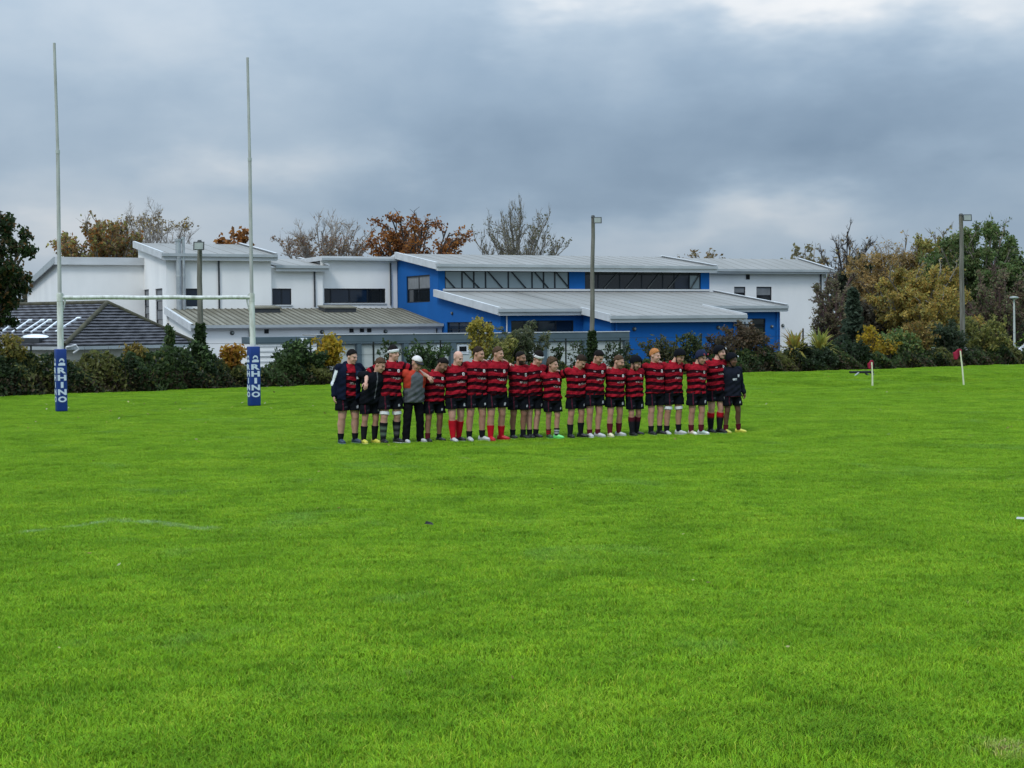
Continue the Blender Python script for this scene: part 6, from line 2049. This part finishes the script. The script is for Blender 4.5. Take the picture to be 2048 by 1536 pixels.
    seed = (sum(map(ord, d['label'])) % 97) / 7.0
    G = Blob()
    if top in ('shirt', 'jacket'):
        G.rings(torso_rings(SHIRT)); sleeves(G, .80, .074 * b, .070 * b)
        def shirt_done(V, F):
            V = folds(V, .010, seed)
            t, dd = arm_param(V)
            hoop = (P.nb[2] - V[:, 2]) / k * (1 + .07 * math.sin(seed * 5.1)) + .016 * math.sin(seed * 3.3) + .012 * np.sin(V[:, 0] * 14 + seed) + .015 * np.clip(V[:, 1] * -4, -1, 1)
            lat = np.abs(V[:, 0] - np.interp(V[:, 2], [.4 * H, .845 * H], [P.pel[0], P.nb[0]])) / b
            is_s = (t > .045 * k) & (dd < .11 * b) & (lat > .17)
            hoop = np.where(is_s, np.maximum(t / k + .095, np.minimum(hoop, .12)), hoop)
            o = np_mesh('shirt', V, F, M['shirt'], P.root, None, True)
            cx = np.interp(V[:, 2], [.4 * H, .845 * H], [P.pel[0], P.nb[0]])
            set_float(o.data, 'hoop', hoop); set_float(o.data, 'side', np.where(is_s, 9, (V[:, 0] - cx) / b)); set_float(o.data, 'front', np.where(is_s, -1, -(V[:, 1] - P.nb[1] * .6) / .1))
        fuse(G, .0135, 3, shirt_done)
    if top in ('jacket', 'black', 'sweat', 'coach'):
        J = Blob(); g = {'jacket': 1.09, 'black': 1.06, 'sweat': 1.02, 'coach': 1.03}[top]
        J.rings(torso_rings([(f - (.02 if f < .5 else 0), rx, ry) for f, rx, ry in SHIRT], g, .006)); sleeves(J, 1.93 if top != 'coach' else 1.5, .090 * b, .062 * b)
        if top == 'jacket': J.cone(P.nb + A3(-.05, .03, -.01), P.nb + A3(.05, .03, -.01), .085, .085, 12)

        def jacket_done(V, F):
            V = folds(V, .008, seed)
            t, dd = arm_param(V); lat = np.abs(V[:, 0] - P.nb[0]) / b
            is_s = (dd < .12) & (lat > .165) & (t > .03)
            base = {'jacket': NAVYC, 'black': BLACKC, 'sweat': (.010, .012, .020), 'coach': (.105, .11, .125)}[top]
            T = np.tile(np.array(base), (len(V), 1)); hz = (P.nb[2] - V[:, 2]) / k
            cx = np.interp(V[:, 2], [.4 * H, .845 * H], [P.pel[0], P.nb[0]]); sx = (V[:, 0] - cx) / b; fr = V[:, 1] < P.nb[1] * .6 - .02
            keep = np.ones(len(F), bool)
            if top == 'jacket':
                S, E, W, fd, nr = P.arms[0]
                ax = unit(E - S); out = unit(A3(-1, -.9, 0) - ax * A3(-1, -.9, 0).dot(ax)); rel = (V - S) - np.outer((V - S) @ ax, ax)
                rel /= np.linalg.norm(rel, axis=1)[:, None] + 1e-6
                T[is_s & (V[:, 0] < P.nb[0]) & (rel @ out > .93) & (t < .36) & (t > .05)] = (.70, .72, .75)
                T[fr & ~is_s & (sx > .085) & (sx < .19) & (hz > .235) & (hz < .275)] = (.72, .73, .76)
                T[fr & ~is_s & (sx > .085) & (sx < .19) & (hz > .12) & (hz < .235)] = (.022, .035, .065)
                vf = fr & (sx > -.085 - .02 * (hz > .1)) & (sx < .075 + .015 * (hz > .25)) & ~is_s & (hz > -.02)
                keep = ~vf[F].all(1)
            elif top == 'black':
                T[fr & ~is_s & (np.abs(sx - .01) < .008) & (hz < .55)] = (.12, .12, .13)
                T[is_s & (t > .25) & (t < .30)] = (.05, .05, .055)
            elif top == 'sweat':
                T[fr & ~is_s & (np.abs(sx + .02) < .05) & (np.abs(hz - .27) < .022) & (np.sin(V[:, 0] * 260) * np.sin(V[:, 2] * 300) > -.3)] = (.45, .46, .48)
                T[fr & ~is_s & (np.abs(sx - .085) < .018) & (np.abs(hz - .19) < .030)] = (.55, .55, .56)
                T[(hz > .665) & ~is_s] = (.22, .015, .035)
            else:
                red = (np.abs(sx) > .120 - .11 * np.clip((.11 - hz) / .11, 0, 1)) & (hz < .36) | (is_s & (t < .30))
                T[red] = (.42, .045, .026); T[is_s & (t >= .30)] = (.08, .085, .10)
                T[(hz > .42) & ~is_s & (np.abs(sx) > .16)] = (.07, .075, .085)
            F2 = F[keep]
            o = np_mesh(top_name[top], V, F2, M['cloth'], P.root, T, True)
            if top == 'jacket': sm = o.modifiers.new('t', 'SOLIDIFY'); sm.thickness = .012; sm.offset = -1
        top_name = {'jacket': 'jacket', 'black': 'jacket', 'sweat': 'sweatshirt', 'coach': 'training_top'}
        fuse(J, .0135, 3, jacket_done)
    # collar
    m = MB(); n = 16
    pts = [P.nb + A3(.072 * b * math.cos(a), -.004 + .070 * b * math.sin(a), .016 + .016 * math.sin(a)) for a in np.linspace(0, 2 * np.pi, n)]
    m.tube(pts, .013 if top != 'jacket' else .016, 6)
    flat_tint(m.build('collar', M['cloth'], P.root, True), {'shirt': (.36, .010, .022), 'jacket': (.30, .010, .02), 'black': BLACKC, 'sweat': (.01, .012, .02), 'coach': (.50, .055, .03)}[top])
    # ---------------- shorts or trousers
    Q = Blob(); trous = d.get('trousers')
    Q.rings(torso_rings([(.455, .165, .138), (.49, .186, .146), (.525, .184, .142), (.56, .172, .136), (.575, .166, .130)]))
    for i in (0, 1):
        h, kn, cf, an = legs[i]
        if trous:
            Q.cone(h, kn, .112 * k, .090 * k, 14); Q.cone(kn, an + A3(0, 0, -.02), .088 * k, .082 * k, 14)
        else:
            e = h + (kn - h) * d.get('short', .62); Q.cone(h + A3(0, 0, .02), e + A3((-.012, .012)[i], 0, 0), .118 * lw * k, .122 * lw * k, 16)

    def shorts_done(V, F):
        V = folds(V, .004, seed + 2)
        if not trous:                       # cut the rounded leg ends square
            zmin = [(legs[i][0] + (legs[i][1] - legs[i][0]) * d.get('short', .62))[2] - .02 for i in (0, 1)]
            V[:, 2] = np.maximum(V[:, 2], np.where(V[:, 0] < P.pel[0], zmin[0], zmin[1]))
        T = np.tile(np.array(BLACKC if not trous else (.006, .006, .008)), (len(V), 1))
        fr = V[:, 1] < -.03
        if not trous:
            lat = (V[:, 0] - P.pel[0]) / b
            T[fr & (np.abs(lat + .135) < .008) & (V[:, 2] < .56 * H)] = (.085, .012, .025)
            zc = zmin[1] + .07
            if d.get('short_badge', True): T[fr & (np.abs(lat - .125) < .014) & (np.abs(V[:, 2] - zc) < .024)] = (.42, .42, .44)
            T[fr & (np.abs(lat + .075) < .030) & (np.abs(V[:, 2] - zc) < .014) & (np.sin(V[:, 0] * 190) > -.2)] = (.05, .05, .065)
            if d.get('short_logo2'): T[fr & (np.abs(lat - .02) < .014) & (np.abs(V[:, 2] - .535 * H) < .05)] = (.55, .56, .6)
        np_mesh('trousers' if trous else 'shorts', V, F, M['cloth'], P.root, T, True)
    fuse(Q, .0135, 2, shorts_done)
    # ---------------- socks, boots, strapping
    splay = d.get('splay', (4, 24))
    for i in (0, 1):
        h, kn, cf, an = legs[i]
        boot(P, i, P.f[i] + A3(0, .02, 0), math.radians(splay[i]), d['boots'][i][0], d['boots'][i][1])
        if not trous:
            col, top_z, band = d['socks'][i]
            pts = []; rad = []; n = 7
            for j in range(n):
                z = (.075 + (top_z - .075) * j / (n - 1)) * k
                if z < cf[2]: t = (z - an[2]) / (cf[2] - an[2]); c = an + (cf - an) * t; r = .041 + (.068 * lw - .041) * np.clip(t, 0, 1) ** .85
                else: t = (z - cf[2]) / (kn[2] - cf[2]); c = cf + (kn - cf) * t; r = (.069 + (.060 - .069) * t) * lw
                pts.append(Vector(A3(c[0], c[1], z))); rad.append(r * k + .008)
            rad[-1] += .004
            m = MB(); m.tube(pts, rad, 14, cap=True)
            o = m.build('sock', M['cloth'], P.root, True)
            T = np.repeat(np.array([col] * n, float), 14, 0)
            if band is not None:
                if band[0] == 'top': T[(n - 1) * 14:] = band[1]; T[(n - 2) * 14:(n - 1) * 14] = band[1]
                else:
                    for j in (2, 4): T[j * 14:(j + 1) * 14] = band[1]
            set_tint(o.data, np.concatenate([T, T[:14], T[-14:]]))
        if d.get('strap'):
            c0 = h + (kn - h) * .84; ax = unit(kn - h)
            m = MB(); m.tube([Vector(c0 - ax * .028), Vector(c0 + ax * .028)], .082 * lw * k + .006, 14, cap=True)
            flat_tint(m.build('thigh_strap', M['cloth'], P.root, True), (.66, .66, .66))
    build_head_gear(P)


W_ = (.48, .49, .48); BK = (.012, .012, .015); RD = (.45, .010, .02); MR = (.10, .012, .022); YL = (.62, .58, .08)
bt = lambda c, s=None: (c, s or c)
PEOPLE = [
    dict(label='dark-haired player in an open navy jacket with a white sleeve stripe, at one end', f1=(682, 888), f2=(711, 887), hx=705, top=697.5, look=(32, 14, 0), hair=('hair', 'black'), brow='black', skin='pale', top_='', arms=('hang', 'back'), socks=((BK, .20, None), (BK, .20, None)), boots=(bt((.03, .05, .08), (.2, .3, .35)),) * 2, bulk=1.08, leg=1.12),
    dict(label='short brown-haired man in a black jacket bowing under the bandaged player', f1=(728, 888), f2=(749.5, 887), hx=757, top=714, look=(38, 26, 8), hair=('hair', 'brown'), brow='brown', skin='fair', arms=('back', 'back'), socks=((BK, .38, None), (BK, .38, None)), boots=((YL, (.6, .6, .2)),) * 2, bulk=1.05, ly=-.13),
    dict(label='tall player with a white bandage round his black hair', f1=(767, 888), f2=(794, 886), hx=789, top=689, look=(30, 2, -3), hair=('band', 'black'), skin='pale', arms=('front', 'front'), socks=((BK, .40, ('hoop', (.10, .14, .10))), (BK, .42, ('hoop', (.10, .10, .10)))), boots=((BK, (.5, .52, .5)), (BK, (.6, .62, .6))), bulk=1.08, strap=True, front0=A3(-.05, -.15, -.12), front1=A3(.07, -.16, -.07)),
    dict(label='man in a grey and orange training top, black trousers and pale cap', f1=(812, 886), f2=(841, 884), hx=829, top=711, look=(18, 26, 0), hair=('cap', (.62, .58, .56)), skin='fair', arms=('back', 'back'), socks=((BK, .2, None),) * 2, boots=((W_, W_),) * 2, bulk=1.06, trousers=True, belly=.12, ly=-.11),
    dict(label='olive-skinned player leaning his bowed black-haired head towards the bald player', f1=(856, 884), f2=(879, 882), hx=885, top=714, look=(34, 34, 14), hair=('hair', 'black'), brow='black', skin='olive', beard=.5, arms=('back', 'back'), socks=((MR, .20, None), (BK, .17, None)), boots=((BK, (.1, .1, .1)),) * 2, bulk=1.12, ly=-.03, sx=-.04, short=0.66),
    dict(label='bald player in one pair of long scarlet socks', f1=(907, 883), f2=(918, 881), hx=917, top=702, look=(20, 16, 3), hair=('bald', None), skin='pale', arms=('back', 'over'), socks=((RD, .44, None), (RD, .42, None)), boots=((W_, (.1, .1, .1)), (BK, W_)), bulk=1.10, sx=-.01, short=0.56),
    dict(label='crew-cut dark-haired player in white boots next to the bald player', f1=(939, 881), f2=(965, 880), hx=958.5, top=692, look=(36, 10, 2), hair=('hair', 'dark'), skin='fair', arms=('back', 'over'), socks=((BK, .20, None), (BK, .21, None)), boots=((W_, BK), (W_, W_)), bulk=1.08, splay=(-4, 40)),
    dict(label='crew-cut brown-haired player in mid-calf red socks and red boots', f1=(982, 880), f2=(1003, 878), hx=997.5, top=692, look=(34, 6, 0), hair=('hair', 'brown'), brow='brown', skin='fair', arms=('back', 'back'), socks=((RD, .30, None), (RD, .28, None)), boots=((RD, (.4, .1, .05)),) * 2, bulk=1.10, splay=(0, 40)),
    dict(label='black-bearded player with a hand resting on his shoulder', f1=(1026, 876), f2=(1047, 876), hx=1043, top=702, look=(30, 6, 0), hair=('short', 'black'), brow='black', skin='olive', beard=.95, arms=('back', 'back'), socks=((BK, .20, None), (BK, .20, None)), boots=((BK, (.4, .4, .4)),) * 2, bulk=1.04, short=0.68),
    dict(label='black-haired player with a black and white headband looking down', f1=(1060, 875), f2=(1072, 874.5), hx=1077, top=699, look=(14, 30, 0), hair=('band', 'black'), skin='pale', arms=('over', 'over'), socks=((BK, .19, None), (BK, .19, None)), boots=((BK, (.1, .1, .1)),) * 2, bulk=1.04, short=0.68),
    dict(label='shortest player, with curly brown hair and bright green boots', f1=(1098, 875), f2=(1114, 875.5), hx=1105.5, top=712.5, look=(36, 4, 0), hair=('curly', 'brown'), brow='brown', skin='fair', arms=('back', 'back'), socks=(((.12, .02, .03), .22, ('hoop', RD)), (BK, .24, ('hoop', W_))), boots=(((.03, .10, .04), (.2, .7, .2)), ((.2, .75, .22), (.2, .7, .2))), bulk=1.0, short=0.66, splay=(0, 40)),
    dict(label='dark-haired player with his head sunk right down, in mid-calf black socks', f1=(1141, 875), f2=(1162, 874), hx=1160, top=708, look=(28, 40, 6), hair=('hair', 'dark'), skin='fair', arms=('back', 'back'), socks=((BK, .30, None), (BK, .33, None)), boots=((BK, (.08, .08, .08)),) * 2, bulk=1.08, ly=-.02, splay=(0, 40)),
    dict(label='taller black-haired player looking down, in white boots and short maroon socks', f1=(1180, 874), f2=(1196, 873.5), hx=1197, top=699, look=(24, 32, 2), hair=('hair', 'black'), brow='black', skin='fair', beard=.3, arms=('back', 'back'), socks=((MR, .17, None), (MR, .17, None)), boots=((W_, W_),) * 2, bulk=1.06, short=0.58, splay=(-6, 34)),
    dict(label='brown-haired player with a short beard and cream boots', f1=(1220.5, 873), f2=(1238, 871), hx=1239, top=709.5, look=(34, 16, 2), hair=('short', 'brown'), brow='brown', skin='fair', beard=.6, arms=('back', 'back'), socks=((MR, .30, None), (MR, .30, None)), boots=(((.68, .64, .40), (.6, .6, .4)), (W_, W_)), bulk=1.08, short=0.54, splay=(-4, 38)),
    dict(label='player in a black scrum cap standing with crossed legs in knee-high socks', f1=(1265, 871), f2=(1274, 869.5), hx=1270, top=709.5, look=(40, 28, 8), hair=('scrum', BLACKC), skin='fair', beard=.3, arms=('over', 'over'), socks=((BK, .44, ('top', MR)), (BK, .44, ('top', MR))), boots=((BK, (.1, .1, .1)),) * 2, bulk=1.02, short_logo2=True, short=0.68, splay=(10, 44)),
    dict(label='ginger-haired player with his head turned aside', f1=(1303, 869), f2=(1320, 868), hx=1309.5, top=696, look=(34, 8, 0), hair=('hair', 'ginger'), brow='ginger', skin='pale', arms=('back', 'back'), socks=((BK, .20, None), (BK, .20, None)), boots=((BK, W_), (BK, (.3, .3, .3))), bulk=1.04, short=0.64, short_badge=False),
    dict(label='player in a black scrum cap bowing his head, thighs strapped in white', f1=(1334, 868), f2=(1358, 867), hx=1360, top=696, look=(22, 32, 4), hair=('scrum', BLACKC), skin='fair', arms=('back', 'back'), socks=((BK, .20, None), (BK, .22, None)), boots=((W_, W_),) * 2, bulk=1.06, strap=True, splay=(-4, 40), sx=-.05, short_badge=False),
    dict(label='player in a navy and red scrum cap with the multicoloured boots', f1=(1383, 867), f2=(1403, 866.5), hx=1404, top=698.5, look=(18, 20, 0), hair=('scrum', (.016, .020, .045)), cap_red=True, skin='fair', arms=('back', 'back'), socks=((MR, .22, None), (MR, .22, None)), boots=(((.55, .45, .35), (.6, .6, .3)), ((.35, .45, .40), (.6, .6, .5))), boot2=(.75, .75, .72), bulk=1.06, sx=-.03, splay=(10, 40)),
    dict(label='tallest player, moustached, in a black scrum cap and red-topped knee socks', f1=(1422, 863), f2=(1440, 863), hx=1442.5, top=689, look=(32, 4, 0), hair=('scrum', BLACKC), cap_mark=True, tache=True, skin='pale', arms=('back', 'back'), socks=((BK, .44, ('top', RD)), (BK, .44, ('top', RD))), boots=((BK, (.1, .1, .1)), (BK, (.15, .25, .15))), bulk=1.06, sx=-.02, short=0.56),
    dict(label='brown-skinned player in a black sweatshirt and yellow boots at the other end', f1=(1452, 863), f2=(1478, 862), hx=1463, top=704, look=(30, 8, 0), hair=('scrum', BLACKC), cap_mark=True, skin='brown', arms=('over', 'hang'), socks=((MR, .20, None), (MR, .21, None)), boots=(((.5, .5, .1), YL), (YL, YL)), bulk=1.0, splay=(10, 50)),
]
TOPS = {0: 'jacket', 1: 'black', 3: 'coach', 19: 'sweat'}
ps = []
for i, d in enumerate(PEOPLE):
    d['top_kind'] = TOPS.get(i, 'shirt')
    ps.append(Person(d))
for i, p in enumerate(ps):
    p.nbr = (ps[i - 1] if i > 0 else p, ps[i + 1] if i + 1 < len(ps) else p)
    p.d = dict(p.d); p.d['top'] = p.d['top_kind']
    dress(p)
run_jobs()
